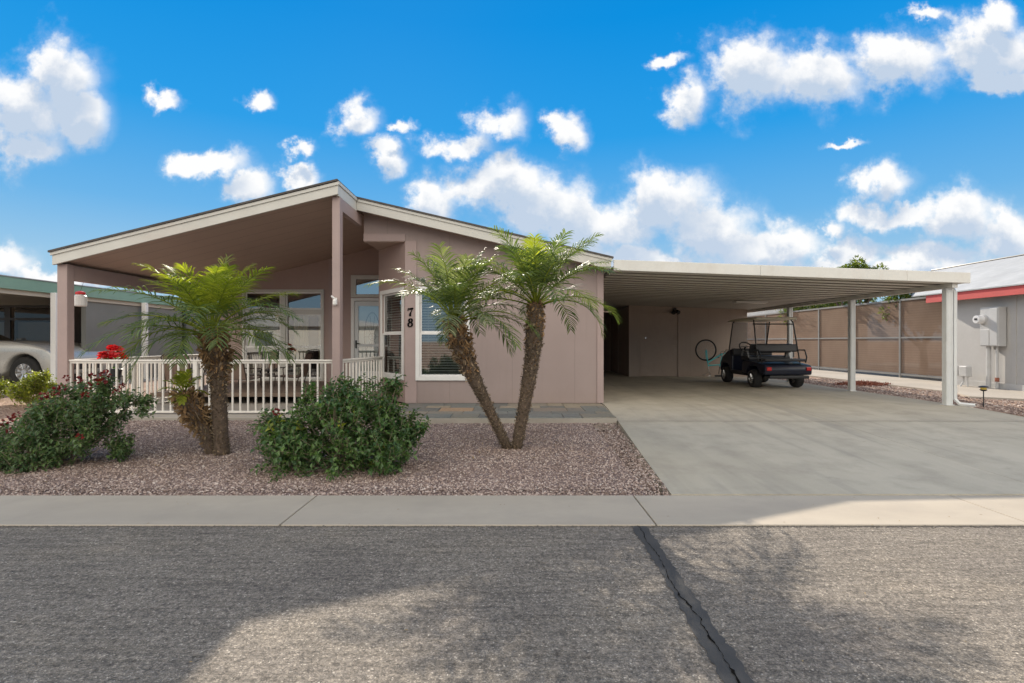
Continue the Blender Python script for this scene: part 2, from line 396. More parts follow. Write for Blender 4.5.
def tag(o, label=None, cat=None, group=None, kind=None):
    if label: o['label'] = label
    if cat: o['category'] = cat
    if group: o['group'] = group
    if kind: o['kind'] = kind
    return o
def thing(name, loc, label, cat, group=None):
    o = bpy.data.objects.new(name, None); col.objects.link(o); o.location = loc; o.empty_display_size = 0.2
    return tag(o, label, cat, group)
def copy_tree(o, parent=None):
    c = o.copy(); col.objects.link(c); c.parent = parent
    for ch in list(o.children): copy_tree(ch, c)
    return c

# ------------------------------------------------------------------ camera
cam = bpy.data.cameras.new('camera'); co = bpy.data.objects.new('camera', cam); col.objects.link(co)
co.location = (0, 0, 1.3); co.rotation_euler = (R(90), 0, 0)
cam.sensor_width = 36; cam.lens = 520 / 1024 * 36; cam.clip_end = 2000; cam.clip_start = 0.05
scene.camera = co
scene.view_settings.view_transform = 'Standard'; scene.view_settings.look = 'None'
scene.view_settings.gamma = 1; scene.view_settings.exposure = 1.6

# ------------------------------------------------------------------ sun and sky
SX, SY = 0.38, -1.73
sunv = Vector((-SX, -SY, 1)).normalized()
EL = math.asin(sunv.z); AZ = math.atan2(sunv.x, sunv.y)
sl = bpy.data.lights.new('sun', 'SUN'); sl.energy = 2.6; sl.angle = R(0.53); sl.color = (1.0, 0.90, 0.76)
so = bpy.data.objects.new('sun', sl); col.objects.link(so); so.location = (-4, 18, 12)
so.rotation_euler = sunv.to_track_quat('Z', 'Y').to_euler()

W = bpy.data.worlds.new('World'); scene.world = W; W.use_nodes = True
nt = W.node_tree; L = nt.links
bg = nt.nodes['Background']; bg.inputs['Strength'].default_value = 0.1
K = 10.0      # radiance scale against strength 0.1
sky = N(nt, 'ShaderNodeTexSky', sky_type='NISHITA'); sky.sun_disc = False
sky.sun_elevation = EL; sky.sun_rotation = AZ; sky.ozone_density = 2.0; sky.dust_density = 0.4
tc = N(nt, 'ShaderNodeTexCoord').outputs['Generated']
sx = N(nt, 'ShaderNodeSeparateXYZ'); L.new(tc, sx.inputs[0])
X_, Y_, Z_ = sx.outputs
# clear-air gradient by elevation
grad = ramp(nt, Z_, [(0.0, (0.45, 0.63, 0.77)), (0.12, (0.33, 0.57, 0.78)), (0.22, (0.14, 0.44, 0.79)), (0.36, (0.02, 0.33, 0.78)), (0.52, (0.0, 0.265, 0.72)), (1.0, (0.004, 0.17, 0.50))])
grad = mixc(nt, 1.0, grad, (0.34 * K, 0.34 * K, 0.34 * K), 'MULTIPLY')
skyc = mixc(nt, 0.995, sky.outputs[0], grad)
# cumulus: groups of puffs at given bearings and heights (tangent units), broken up by noise
puffs = [(60, 78, 46, 40), (18, 112, 62, 50), (78, 118, 34, 30), (32, 148, 36, 18), (166, 97, 19, 10), (258, 102, 18, 11), (355, 122, 26, 20),
 (210, 163, 38, 15), (246, 188, 28, 18), (302, 176, 18, 13), (302, 148, 15, 9), (388, 160, 20, 18), (403, 129, 11, 9), (455, 146, 38, 14), (500, 122, 28, 20), (570, 134, 20, 20),
 (430, 197, 30, 24), (500, 182, 62, 28), (545, 205, 60, 34), (660, 203, 58, 36), (600, 225, 80, 40), (705, 232, 60, 34), (770, 246, 70, 24), (828, 228, 18, 13),
 (688, 100, 22, 26), (755, 72, 52, 40), (820, 74, 56, 36), (900, 62, 64, 32), (985, 46, 60, 36), (1010, 80, 40, 14), (997, 16, 22, 14), (930, 8, 20, 8), (665, 65, 20, 8), (882, 180, 34, 22),
 (960, 215, 46, 30), (900, 216, 52, 14), (1000, 236, 50, 34), (925, 255, 60, 20), (850, 250, 40, 18), (2, 262, 34, 20), (66, 274, 62, 12), (842, 138, 22, 5),
 (1120, 90, 70, 40), (-90, 120, 60, 40), (1150, 230, 80, 30), (-120, 240, 60, 30), (860, 275, 120, 18), (640, 265, 160, 16), (430, 262, 90, 16)]
grp = bpy.data.node_groups.new('cloud_field', 'ShaderNodeTree')
grp.interface.new_socket('P', in_out='INPUT', socket_type='NodeSocketVector')
grp.interface.new_socket('D', in_out='OUTPUT', socket_type='NodeSocketFloat')
gi = grp.nodes.new('NodeGroupInput'); go = grp.nodes.new('NodeGroupOutput')
def gn(t, **kw): return N(grp, t, **kw)
# domain warp
wn = gn('ShaderNodeTexNoise'); wn.inputs['Scale'].default_value = 13; wn.inputs['Detail'].default_value = 5; wn.inputs['Roughness'].default_value = .6
grp.links.new(gi.outputs[0], wn.inputs['Vector'])
ws = gn('ShaderNodeVectorMath', operation='SUBTRACT'); grp.links.new(wn.outputs['Color'], ws.inputs[0]); ws.inputs[1].default_value = (.5, .5, .5)
wm = gn('ShaderNodeVectorMath', operation='SCALE'); grp.links.new(ws.outputs[0], wm.inputs[0]); wm.inputs['Scale'].default_value = 0.11
wa = gn('ShaderNodeVectorMath', operation='ADD'); grp.links.new(gi.outputs[0], wa.inputs[0]); grp.links.new(wm.outputs[0], wa.inputs[1])
acc = None
for (cx, cy, rx, ry) in puffs:
    sb = gn('ShaderNodeVectorMath', operation='SUBTRACT'); grp.links.new(wa.outputs[0], sb.inputs[0]); sb.inputs[1].default_value = ((cx - 512) / 520, (341.5 - cy) / 520, 0)
    dv = gn('ShaderNodeVectorMath', operation='DIVIDE'); grp.links.new(sb.outputs[0], dv.inputs[0]); dv.inputs[1].default_value = (rx / 520, ry / 520, 1)
    ln = gn('ShaderNodeVectorMath', operation='LENGTH'); grp.links.new(dv.outputs[0], ln.inputs[0])
    d = math_(grp, 'SUBTRACT', 1.0, ln.outputs['Value'])
    acc = d if acc is None else math_(grp, 'SMOOTH_MAX', acc, d, 0.25)
acc = math_(grp, 'MAXIMUM', acc, -1.0)
n1 = noise(grp, gi.outputs[0], 13, 10, 0.60)
n2 = noise(grp, gi.outputs[0], 5, 6, 0.6)
dens = math_(grp, 'ADD', acc, math_(grp, 'MULTIPLY', math_(grp, 'SUBTRACT', n1, 0.49), 1.7))
dens = math_(grp, 'ADD', dens, math_(grp, 'MULTIPLY', math_(grp, 'SUBTRACT', n2, 0.55), 0.9))
grp.links.new(dens, go.inputs[0])
Yp = math_(nt, 'MAXIMUM', Y_, 0.02)
u = math_(nt, 'DIVIDE', X_, Yp); v = math_(nt, 'DIVIDE', Z_, Yp)
def field(dv_):
    cmb = N(nt, 'ShaderNodeCombineXYZ'); L.new(u, cmb.inputs[0]); L.new(math_(nt, 'ADD', v, dv_), cmb.inputs[1])
    g = nt.nodes.new('ShaderNodeGroup'); g.node_tree = grp; L.new(cmb.outputs[0], g.inputs[0]); return g.outputs[0]
D0 = field(0.0); D1 = field(0.05)
mask_f = math_(nt, 'SMOOTH_MIN', math_(nt, 'MULTIPLY', math_(nt, 'ADD', D0, 0.11), 1.9, cl=True), 1.0, 0.1)
shade = math_(nt, 'MULTIPLY', math_(nt, 'ADD', D1, 0.2), 1.4, cl=True)
front = math_(nt, 'GREATER_THAN', Y_, 0.02)
veil = math_(nt, 'MULTIPLY', math_(nt, 'POWER', math_(nt, 'ADD', D0, 0.45, cl=True), 2.0), 0.8, cl=True)
mask_f = math_(nt, 'MAXIMUM', mask_f, veil)
mask_f = math_(nt, 'MULTIPLY', mask_f, front, cl=True)
# unseen warm cloud added behind the camera as fill light for shaded fronts
nb = noise(nt, tc, 2.6, 7, 0.6, (1, 1, 2.0))
mask_fill = ramp(nt, nb, [(0.36, (0, 0, 0)), (0.50, (1, 1, 1))])
# added fill deck behind the street and overhead, clear near that horizon
back = math_(nt, 'MULTIPLY', math_(nt, 'SUBTRACT', Z_, 0.11), 9.0, cl=True)
back = math_(nt, 'MULTIPLY', back, math_(nt, 'MULTIPLY', math_(nt, 'SUBTRACT', 0.12, Y_), 5.0, cl=True))
back = math_(nt, 'MULTIPLY', back, math_(nt, 'MULTIPLY', math_(nt, 'SUBTRACT', 0.96, Z_), 5.0, cl=True))
mask_fill = math_(nt, 'MULTIPLY', mask_fill, back)
fine_n = noise(nt, tc, 14, 6, 0.6)
cl_f = ramp(nt, shade, [(0.0, (0.49, 0.49, 0.49)), (0.3, (0.44, 0.45, 0.465)), (0.65, (0.34, 0.37, 0.415)), (1.0, (0.27, 0.32, 0.39))])
cl_f = mixc(nt, 1.0, cl_f, (.68 * K, .68 * K, .68 * K), 'MULTIPLY')
cl_fill = mixc(nt, 1.0, ramp(nt, fine_n, [(0.3, (1.0, .92, .79)), (0.7, (1.0, 0.93, 0.81))]), (K, K, K), 'MULTIPLY')
cl_fill = mixc(nt, 1.0, cl_fill, (.93, .93, .93), 'MULTIPLY')
c = mixc(nt, mask_fill, skyc, cl_fill)
c = mixc(nt, mask_f, c, cl_f)
# below the horizon: dusty ground bounce
below = math_(nt, 'LESS_THAN', Z_, 0.0)
c = mixc(nt, below, c, (0.22 * K, 0.19 * K, 0.16 * K))
L.new(c, bg.inputs['Color'])

# ------------------------------------------------------------------ ground
def gz(x, y, under=False):
    if y < 4.72: return -0.14
    z = -0.1 + 0.1 * clamp((y - 4.74) / 3.76)
    if x > 8.41: z += 0.08 * clamp((y - 4.74) / 4)
    if under and -7.9 < x < 8.41 and y < 23: z -= 0.12
    if x < -8: z += 0.2 * smooth((-8 - x) / 1.5) * clamp((y - 4.74) / 4)
    return z
def grid_sheet(xs, ys, zf):
    mb = MB(); nx = len(xs)
    for y in ys:
        for x in xs: mb.v.append((x, y, zf(x, y)))
    for j in range(len(ys) - 1):
        for i in range(nx - 1):
            a = j * nx + i; mb.f.append((a, a + 1, a + nx + 1, a + nx)); mb.m.append(0)
    return mb
xs = [-400, -60, -30, -20, -14, -11, -10, -9.5, -9, -8.5, -8, -7, -5, -3, 0, 3, 6, 8.40, 8.42, 12, 20, 40, 400]
ys = [-400, -60, -10, 0, 4.0, 4.70, 4.73, 5.0, 6, 7, 8, 8.5, 9, 10, 12, 16, 24, 60, 400]
tag(grid_sheet(xs, ys, lambda x, y: gz(x, y, True)).build('ground', M['dirt']), kind='structure')
# road
mb = MB(); mb.poly([(-120, -6.4, -0.112), (120, -6.4, -0.112), (120, 3.985, -0.112), (-120, 3.985, -0.112)])
tag(mb.build('road', M['asphalt']), kind='structure')
# gutter strip in panels with open joints
mb = MB(); x = -1.775 - 2.88 * 12
while x < 36:
    mb.box(x + 0.006, x + 2.874, 3.975, 4.735, -0.3, -0.1); x += 2.88
tag(mb.build('gutter_strip', M['curb'], bevel=0.006), kind='structure')
mb = MB(); x = -40; mb.box(-40, 40, -7.1, -6.4, -0.3, -0.1)
tag(mb.build('far_gutter_strip', M['curb']), kind='structure')
# sealed crack across the road
mb = MB(); Lp = []; Rp = []
y = 3.97
while y > -6:
    w0 = 0.905 + 0.012 * math.sin(y * 2.3) + 0.01 * random.uniform(-1, 1) - 0.02 * (3.97 - y) / 2
    w1 = w0 + 0.115 + 0.012 * math.sin(y * 3.1 + 1) + 0.008 * random.uniform(-1, 1)
    Lp.append((w0, y)); Rp.append((w1, y)); y -= 0.035
for i in range(len(Lp) - 1):
    mb.poly([(Lp[i + 1][0], Lp[i + 1][1], -0.108), (Rp[i + 1][0], Rp[i + 1][1], -0.108), (Rp[i][0], Rp[i][1], -0.108), (Lp[i][0], Lp[i][1], -0.108)])
tag(mb.build('crack_seal', M['tar']), kind='structure')
mb = MB(); y = 3.99; cp = []
cx = 0.955
while y > -6:
    cx += random.uniform(-0.009, 0.009); cx = lerp(cx, 0.955 - 0.01 * (3.97 - y), 0.12)
    wdt = random.choice([0.0015, 0.003, 0.004, 0.006]) * (0.4 + 1.0 * abs(mnoise.noise(Vector((0, y * 3, 0)))) * 2)
    cp.append((cx, y, wdt)); y -= random.uniform(0.012, 0.03)
for a, b in zip(cp[:-1], cp[1:]):
    mb.poly([(b[0] - b[2], b[1], -0.104), (b[0] + b[2], b[1], -0.104), (a[0] + a[2], a[1], -0.104), (a[0] - a[2], a[1], -0.104)])
tag(mb.build('crack_line', M['crack']), kind='structure')
# driveway
def dz(y): return lerp(-0.094, 0.1, smooth(clamp((y - 4.75) / 5.0)) * 0.5 + 0.5 * clamp((y - 4.75) / 5.0))
def dl(y):
    if y < 8.21: return lerp(1.458, 1.673, (y - 4.75) / 3.46)
    return lerp(1.673, 1.765, clamp((y - 8.21) / 1.9))
mb = MB()
rows = [(4.75, 8.19), (8.205, 12.6), (12.61, 17.0), (17.01, 21.5)]
cols = [(0, 1)]
for (ya, yb) in rows:
    st = [ya + (yb - ya) * k / 8 for k in range(9)]
    for a, b in zip(st[:-1], st[1:]):
        for (xa, xb) in ((None, 5.03), (5.036, 8.42)):
            xl0 = dl(a) if xa is None else xa; xl1 = dl(b) if xa is None else xa
            mb.hexa([(xl0, a, dz(a) - .15), (xb, a, dz(a) - .15), (xb, b, dz(b) - .15), (xl1, b, dz(b) - .15), (xl0, a, dz(a)), (xb, a, dz(a)), (xb, b, dz(b)), (xl1, b, dz(b))])
tag(mb.build('driveway', M['drive']), kind='structure')
mb = MB(); mb.poly([(1.66, 8.165, dz(8.165) + .004), (8.42, 8.165, dz(8.165) + .004), (8.42, 8.215, dz(8.215) + .004), (1.66, 8.215, dz(8.215) + .004)])
tag(mb.build('driveway_joint', M['curb']), kind='structure')
# porch slab
mb = MB(); mb.box(-7.95, -2.95, 8.55, 13.2, -0.1, 0.055)
tag(mb.build('porch_floor', M['slab'], bevel=0.01), kind='structure')
# slate walkway: pale bed and individual tiles
mb = MB(); mb.mi = 0; mb.prism([(-2.94, 8.21, -0.1), (1.66, 8.21, -0.1), (1.75, 10.14, -0.1), (-2.94, 10.14, -0.1)], (0, 0, 0.185))
tag(mb.build('walkway_bed', M['grout']), kind='structure')
mb = MB(); yy = 8.235
rowh = [0.42, 0.31, 0.46, 0.30, 0.40]
for h in rowh:
    x = -2.93
    while x < 1.68:
        w = random.choice([0.3, 0.45, 0.6, 0.75]); x1 = min(x + w, 1.66 + 0.04 * (yy - 8.2))
        if x1 - x > 0.08: mb.box(x + .006, x1 - .006, yy + .006, min(yy + h, 10.13) - .006, 0.06, 0.098 + random.uniform(-.002, .003))
        x += w
    yy += h
tag(mb.build('slate_walkway', M['slate'], bevel=0.004), kind='structure')
# gravel bed sheet
def bedz(x, y):
    return gz(x, y) - 0.012 + 0.024 * clamp((y - 4.738) / .12) + 0.015 * mnoise.noise(Vector((x * 0.9, y * 0.9, 0))) * clamp((y - 4.75) / .6)
bx = [-14 + i * 0.25 for i in range(62)]
mb = MB()
ysb = [4.738 + i * 0.2335 for i in range(17)]
def bedx(x, y): return min(x, dl(y) - 0.005)
n = len(bx)
for y in ysb:
    for x in bx: mb.v.append((bedx(x, y), y, bedz(x, y)))
for j in range(len(ysb) - 1):
    for i in range(n - 1):
        a = j * n + i; mb.f.append((a, a + 1, a + n + 1, a + n)); mb.m.append(0)
tag(mb.build('gravel_bed', M['gravel_base']), kind='structure')
# loose stones
def stones(name, m, region, count, smin, smax, zf, cl=None, z_in=0.3):
    V = []; F = []
    k = 0
    while k < count:
        x, y = region()
        if abs(x) > y * 1.0 + 0.3: continue
        if cl and not cl(x, y): continue
        s = random.uniform(smin, smax) * (1.0 if random.random() < .93 else 1.5)
        a = random.uniform(0, PI); ca, sa = math.cos(a), math.sin(a)
        ex, ey, ez = s * random.uniform(.7, 1.25), s * random.uniform(.5, .9), s * random.uniform(.4, .7)
        tx, ty = random.uniform(-.4, .4), random.uniform(-.4, .4)
        b = len(V); cz = zf(x, y) + ez * z_in
        for (px, py, pz) in ((1, 0, 0), (.3, 1, .1), (-1, .15, 0), (-.2, -1, -.1), (.1, 0, 1), (0, 0, -1), (.7, .6, .45)):
            px *= ex * random.uniform(.85, 1.15); py *= ey * random.uniform(.85, 1.15); pz *= ez
            pz += px * tx + py * ty
            V.append((x + px * ca - py * sa, y + px * sa + py * ca, cz + pz))
        F += [(b, b + 6, b + 4), (b + 6, b + 1, b + 4), (b, b + 1, b + 6), (b + 1, b + 2, b + 4), (b + 2, b + 3, b + 4), (b + 3, b, b + 4), (b + 1, b, b + 5), (b + 2, b + 1, b + 5), (b + 3, b + 2, b + 5), (b, b + 3, b + 5)]
        k += 1
    me = bpy.data.meshes.new(name); me.from_pydata(V, [], F); me.materials.append(m); me.update()
    o = bpy.data.objects.new(name, me); col.objects.link(o); return o
def reg_bed():
    # more stones near, fewer far
    y = 4.738 + (random.random() ** 1.25) * 3.8
    return (random.uniform(-9.2, 1.7), y)
o = stones('gravel', M['stone'], reg_bed, 60000, 0.007, 0.0145, bedz, lambda x, y: x < dl(y) - .012 and not (-2.95 < x and y > 8.2) and not (x > -7.95 and y > 8.54))
tag(o, 'pink and grey crushed gravel covering the front yard', 'gravel', kind='stuff')
o = stones('dirt_gravel', M['stone'], lambda: (random.uniform(8.44, 10.3), random.uniform(8.2, 17)), 5000, 0.012, 0.03, lambda x, y: gz(x, y))
tag(o, 'scattered reddish gravel beside the driveway', 'gravel', kind='stuff')

def reg_edge():
    return (random.uniform(-4.4, 4.4), 3.978 - abs(random.gauss(0, .018)))
o = stones('road_crumbs', M['crumb'], reg_edge, 3800, 0.003, 0.008, lambda x, y: -.112)
tag(o, 'loose dark asphalt crumbs along the road edge', 'asphalt crumbs', kind='stuff')
# neighbouring hard standing
mb = MB(); mb.box(-24, -10.2, 10.7, 18, 0.0, 0.205); tag(mb.build('left_driveway', M['slab'], bevel=.01), kind='structure')
mb = MB(); mb.prism([(9.85, 11.2, 0), (10.9, 10.4, 0), (30, 10.4, 0), (30, 29, 0), (10.35, 29, 0), (10.35, 12.2, 0)], (0, 0, 0.12)); tag(mb.build('right_patio_slab', M['slab']), kind='structure')

# ------------------------------------------------------------------ the pink house
def roofz(x):
    return 4.017 - (0.248 * (-2.93 - x) if x < -2.93 else 0.2337 * (x + 2.93))
house = thing('manufactured_house', (-2.9, 10.15, 0.1), 'dusty pink single storey house with gabled porch, bay window and black 78', 'house')
FR = 10.15; TH = 0.12
def wallx(mb, x0, x1, y, z0, ztop, holes=(), th=TH):
    """wall facing -Y, ztop float or function"""
    zt = ztop if callable(ztop) else (lambda x: ztop)
    xs = sorted(set([x0, x1] + [h[0] for h in holes] + [h[1] for h in holes] + ([-2.93] if x0 < -2.93 < x1 else [])))
    for a, b in zip(xs[:-1], xs[1:]):
        hs = sorted([(h[2], h[3]) for h in holes if h[0] <= a + 1e-6 and h[1] >= b - 1e-6])
        z = z0
        for (h0, h1) in hs:
            if h0 > z + 1e-6: mb.box(a, b, y, y + th, z, h0)
            z = h1
        mb.hexa([(a, y, z), (b, y, z), (b, y + th, z), (a, y + th, z), (a, y, zt(a)), (b, y, zt(b)), (b, y + th, zt(b)), (a, y + th, zt(a))])
WM = (-1.80, -0.905, 0.62, 2.29)       # main window opening
mb = MB(); wallx(mb, -2.08, 1.76, FR, 0.1, lambda x: roofz(x) - 0.2, [WM])
wallx(mb, -2.89, -2.08, FR, 3.26, lambda x: roofz(x) - 0.2)
mb.build('front_wall', M['wall_panel'], house)
# angled bay wall
A = Vector((-2.08, FR, 0)); B = Vector((-2.87, 11.2, 0)); blen = (B - A).length
ang = math.atan2(B.y - A.y, B.x - A.x)
# local frame: u along from B to A, outward -v
Tb = Matrix.Translation(B) @ Matrix.Rotation(math.atan2(A.y - B.y, A.x - B.x), 4, 'Z')
mb = MB(); wallx(mb, 0, blen, 0, 0.1, 3.262, [(0.20, blen - 0.13, 0.62, 2.29)])
mb.build('bay_wall', M['pink_wall'], house, T=Tb)
mb = MB(); mb.prism([(-2.89, FR + TH, 3.258), (-2.08, FR + TH, 3.258), (-2.87, 11.2, 3.258)], (0, 0, 0.01))
mb.box(-2.89, -2.08, FR, FR + TH, 3.245, 3.258)
mb.build('bay_soffit', M['porch_ceiling'], house)
# corner boards
mb = MB(); mb.box(-2.085, -1.86, FR - .02, FR, 0.1, 3.26); mb.build('corner_board', M['pink_trim'], house, bevel=.004)
mb = MB(); mb.box(1.66, 1.785, FR - .02, FR, 0.1, roofz(1.78) - .2); mb.box(1.762, 1.785, FR, FR + .1, .1, roofz(1.78) - .2); mb.build('corner_board', M['pink_trim'], house, bevel=.004)
mb = MB(); mb.box(-2.895, -2.08, FR - .018, FR, 3.255, 3.40); mb.build('bay_header_trim', M['pink_trim'], house, bevel=.004)
# porch back wall
BW = 13.2
WP = (-6.78, -4.83, 0.36, 2.56); DT = (-3.96, -3.22, 2.46, 2.90); DR = (-4.0, -3.12, 0.3, 2.33)
mb = MB(); wallx(mb, -7.4, -2.87, BW, 0.1, lambda x: roofz(x) - 0.2, [WP, (-4.0, -3.12, 0.3, 2.33), (-3.96, -3.22, 2.46, 2.90)][:1] + [(-4.0, -3.12, 0.3, 2.33)])
mb.build('porch_wall', M['pink_wall'], house)
mb = MB()
mb.box(-2.87, -2.75, 11.2, BW, .1, 3.75)            # return wall
mb.box(-2.89, -2.77, FR + TH, 13.2, 3.27, 3.8)
mb.build('return_wall', M['pink_wall'], house)
mb = MB(); mb.box(-7.4, -7.28, BW + TH, 22, 0.1, 2.7); mb.build('side_wall', M['pink_wall'], house)
mb = MB(); mb.box(1.64, 1.76, FR + TH, 22, 0.1, 2.71); mb.build('side_wall', M['pink_wall'], house)
mb = MB(); wallx(mb, -7.28, 1.64, 21.88, .1, lambda x: roofz(x) - .2); mb.build('rear_wall', M['pink_wall'], house)
mb = MB(); mb.box(-7.2, 1.6, FR + .2, 21.8, 0.2, 0.28); mb.build('interior_floor', M['wood_floor'], house)
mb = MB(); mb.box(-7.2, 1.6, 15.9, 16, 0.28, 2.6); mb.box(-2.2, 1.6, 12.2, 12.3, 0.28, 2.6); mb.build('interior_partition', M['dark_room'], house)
# roof slabs
def slope_slab(mb, x0, x1, y0, y1, t0, t1):
    mb.hexa([(x0, y0, roofz(x0) - t1), (x1, y0, roofz(x1) - t1), (x1, y1, roofz(x1) - t1), (x0, y1, roofz(x0) - t1),
             (x0, y0, roofz(x0) - t0), (x1, y0, roofz(x1) - t0), (x1, y1, roofz(x1) - t0), (x0, y1, roofz(x0) - t0)])
roof = MB(); slope_slab(roof, -7.78, -2.93, 8.71, 22.3, -0.012, 0.02); slope_slab(roof, -2.93, 1.91, 9.77, 22.3, -0.012, 0.02)
roof_o = roof.build('roof', M['shingle'], house)
mb = MB(); slope_slab(mb, -7.70, -2.97, 8.79, 22.2, 0.02, 0.2); mb.build('porch_ceiling', M['porch_ceiling'], house)
mb = MB(); slope_slab(mb, -2.93, 1.84, 9.85, 22.2, 0.02, 0.2); mb.build('soffit', M['porch_ceiling'], house)
# fascias
mb = MB(); slope_slab(mb, -7.74, -2.93, 8.75, 8.79, 0.02, 0.235); slope_slab(mb, -7.76, -2.91, 8.73, 8.75, 0.02, 0.075); mb.build('porch_fascia', M['cream_trim'], house, bevel=.004)
mb = MB(); slope_slab(mb, -2.93, 1.87, 9.81, 9.85, 0.02, 0.235); slope_slab(mb, -2.90, 1.89, 9.79, 9.81, 0.02, 0.075); mb.build('gable_fascia', M['cream_trim'], house, bevel=.004)
mb = MB(); mb.box(-2.97, -2.93, 8.79, 9.81, 3.76, 3.997); mb.box(-2.93, -2.91, 8.75, 9.79, 3.942, 3.997); mb.build('ridge_fascia', M['cream_trim'], house, bevel=.004)
mb = MB(); mb.box(-7.74, -7.70, 8.79, 22.2, roofz(-7.74) - .22, roofz(-7.74) - .02); mb.build('eave_fascia', M['cream_trim'], house)
mb = MB(); mb.box(1.84, 1.87, 9.85, 22.2, roofz(1.84) - .22, roofz(1.84) - .02); mb.build('eave_fascia', M['cream_trim'], house)
# beams
mb = MB(); mb.box(-3.03, -2.93, 8.99, FR - .02, 3.55, 3.76); mb.build('ridge_beam', M['pink_trim'], house, bevel=.005)
mb = MB(); mb.box(-7.72, -7.58, 8.99, BW, 2.36, 2.61); mb.build('eave_beam', M['pink_trim'], house, bevel=.005)
mb = MB(); mb.box(-7.52, -6.9, 12.6, 12.72, 2.32, 2.47); mb.build('rolled_shade', M['brown_dark'], house, bevel=.01)
# posts
mb = MB(); mb.box(-7.735, -7.565, 8.84, 8.99, 0.05, 2.62); mb.box(-7.75, -7.55, 8.83, 9.0, .05, .16); mb.build('porch_post', M['pink_trim'], house, bevel=.008)
mb = MB(); mb.box(-3.06, -2.925, 8.84, 8.99, 0.05, 3.77); mb.box(-3.08, -2.91, 8.83, 9.0, .05, .16); mb.build('porch_post', M['pink_trim'], house, bevel=.008)
# dark trim strip on the porch back wall
mb = MB(); mb.box(-4.64, -4.54, BW - .05, BW, 0.1, roofz(-4.6) - .2); mb.build('wall_batten', M['pink_trim'], house)
# sconce on post
sc = MB(); sc.box(-3.02, -2.97, 8.81, 8.84, 1.93, 2.04).lathe((-2.995, 8.785, 1.91), [(0.02, 0), (0.034, .02), (.034, .08), (.015, .11)], 12).tube([(-3.06, 8.80, 2.07), (-3.01, 8.81, 2.03)], .016, 8)
sc.build('wall_light', M['white_paint'], house, shade=False)

# windows -----------------------------------------------------------
def window(x0, x1, z0, z1, T=None, trim=0.08, zmid=1.49, blinds=True, name='window'):
    """local: wall outer face at y=0 facing -y"""
    mb = MB()
    t = trim
    mb.box(x0 - t, x1 + t, -.03, 0, z1, z1 + t); mb.box(x0 - t, x1 + t, -.035, 0, z0 - t, z0)
    mb.box(x0 - t, x0, -.03, 0, z0, z1); mb.box(x1, x1 + t, -.03, 0, z0, z1)
    f = mb.build(name, M['white_paint'], house, T=T, bevel=.004)
    mb = MB(); s = 0.035
    for (a, b, yy) in ((z0, zmid, 0.0), (zmid, z1, 0.025)):
        mb.box(x0, x0 + s, yy, yy + .03, a, b); mb.box(x1 - s, x1, yy, yy + .03, a, b)
        mb.box(x0 + s, x1 - s, yy, yy + .03, a, a + s); mb.box(x0 + s, x1 - s, yy, yy + .03, b - s, b)
    sub(mb, 'sash', M['white_paint'], f, T, .003)
    mb = MB(); mb.poly([(x0 + s, .015, z0 + s), (x1 - s, .015, z0 + s), (x1 - s, .015, zmid - s), (x0 + s, .015, zmid - s)])
    mb.poly([(x0 + s, .04, zmid + s), (x1 - s, .04, zmid + s), (x1 - s, .04, z1 - s), (x0 + s, .04, z1 - s)])
    sub(mb, 'pane', M['glass'], f, T)
    if blinds:
        mb = MB(); z = z0 + .05
        while z < z1 - .02:
            dz_ = .012
            mb.hexa([(x0 + .02, .085, z - dz_), (x1 - .02, .085, z - dz_), (x1 - .02, .125, z + dz_), (x0 + .02, .125, z + dz_),
                     (x0 + .02, .085, z - dz_ + .003), (x1 - .02, .085, z - dz_ + .003), (x1 - .02, .125, z + dz_ + .003), (x0 + .02, .125, z + dz_ + .003)])
            z += .052
        mb.box(x0 + .02, x1 - .02, .08, .13, z1 - .05, z1)
        for xx in (x0 + .15, x1 - .15): mb.box(xx, xx + .004, .08, .083, z0, z1)
        sub(mb, 'blind', M['slat'], f, T)
    return f
def sub(mb, name, m, parent, T=None, bevel=0):
    """sub-part: parent is a mesh part whose own origin sits at the thing's"""
    o = mb.build(name, m, house, T=T, bevel=bevel); o.parent = parent; return o
window(*WM, T=Matrix.Translation((0, FR, 0)), zmid=1.47)
window(0.20, blen - 0.13, 0.62, 2.29, T=Tb, zmid=1.47)
# porch picture window: two columns, transoms above
Tp = Matrix.Translation((0, BW, 0))
x0, x1, z0, z1 = WP
mb = MB(); t = .06
mb.box(x0 - t, x1 + t, -.03, 0, z1, z1 + t); mb.box(x0 - t, x1 + t, -.03, 0, z0 - t, z0); mb.box(x0 - t, x0, -.03, 0, z0, z1); mb.box(x1, x1 + t, -.03, 0, z0, z1)
mb.box(-5.87, -5.75, -.02, .06, z0, z1); mb.box(x0, -5.87, -.02, .06, 2.0, 2.11); mb.box(-5.75, x1, -.02, .06, 2.0, 2.11)
pf = mb.build('picture_window', M['cream_trim'], house, T=Tp, bevel=.004)
mb = MB()
for (a, b) in ((x0, -5.87), (-5.75, x1)):
    for (c0, c1) in ((z0, 1.19), (1.14, 2.0), (2.11, z1)):
        s = .04; yy = .0 if c0 == z0 else .025
        mb.box(a, a + s, yy, yy + .025, c0, c1); mb.box(b - s, b, yy, yy + .025, c0, c1); mb.box(a + s, b - s, yy, yy + .025, c0, c0 + s); mb.box(a + s, b - s, yy, yy + .025, c1 - s, c1)
sub(mb, 'sash', M['white_paint'], pf, Tp)
for (a, b) in ((x0, -5.87), (-5.75, x1)):
    for (c0, c1) in ((z0, 1.19), (1.14, 2.0), (2.11, z1)):
        mb = MB(); s = .04; yy = .012 if c0 == z0 else .037
        mb.poly([(a + s, yy, c0 + s), (b - s, yy, c0 + s), (b - s, yy, c1 - s), (a + s, yy, c1 - s)]); sub(mb, 'pane', M['glass'], pf, Tp)
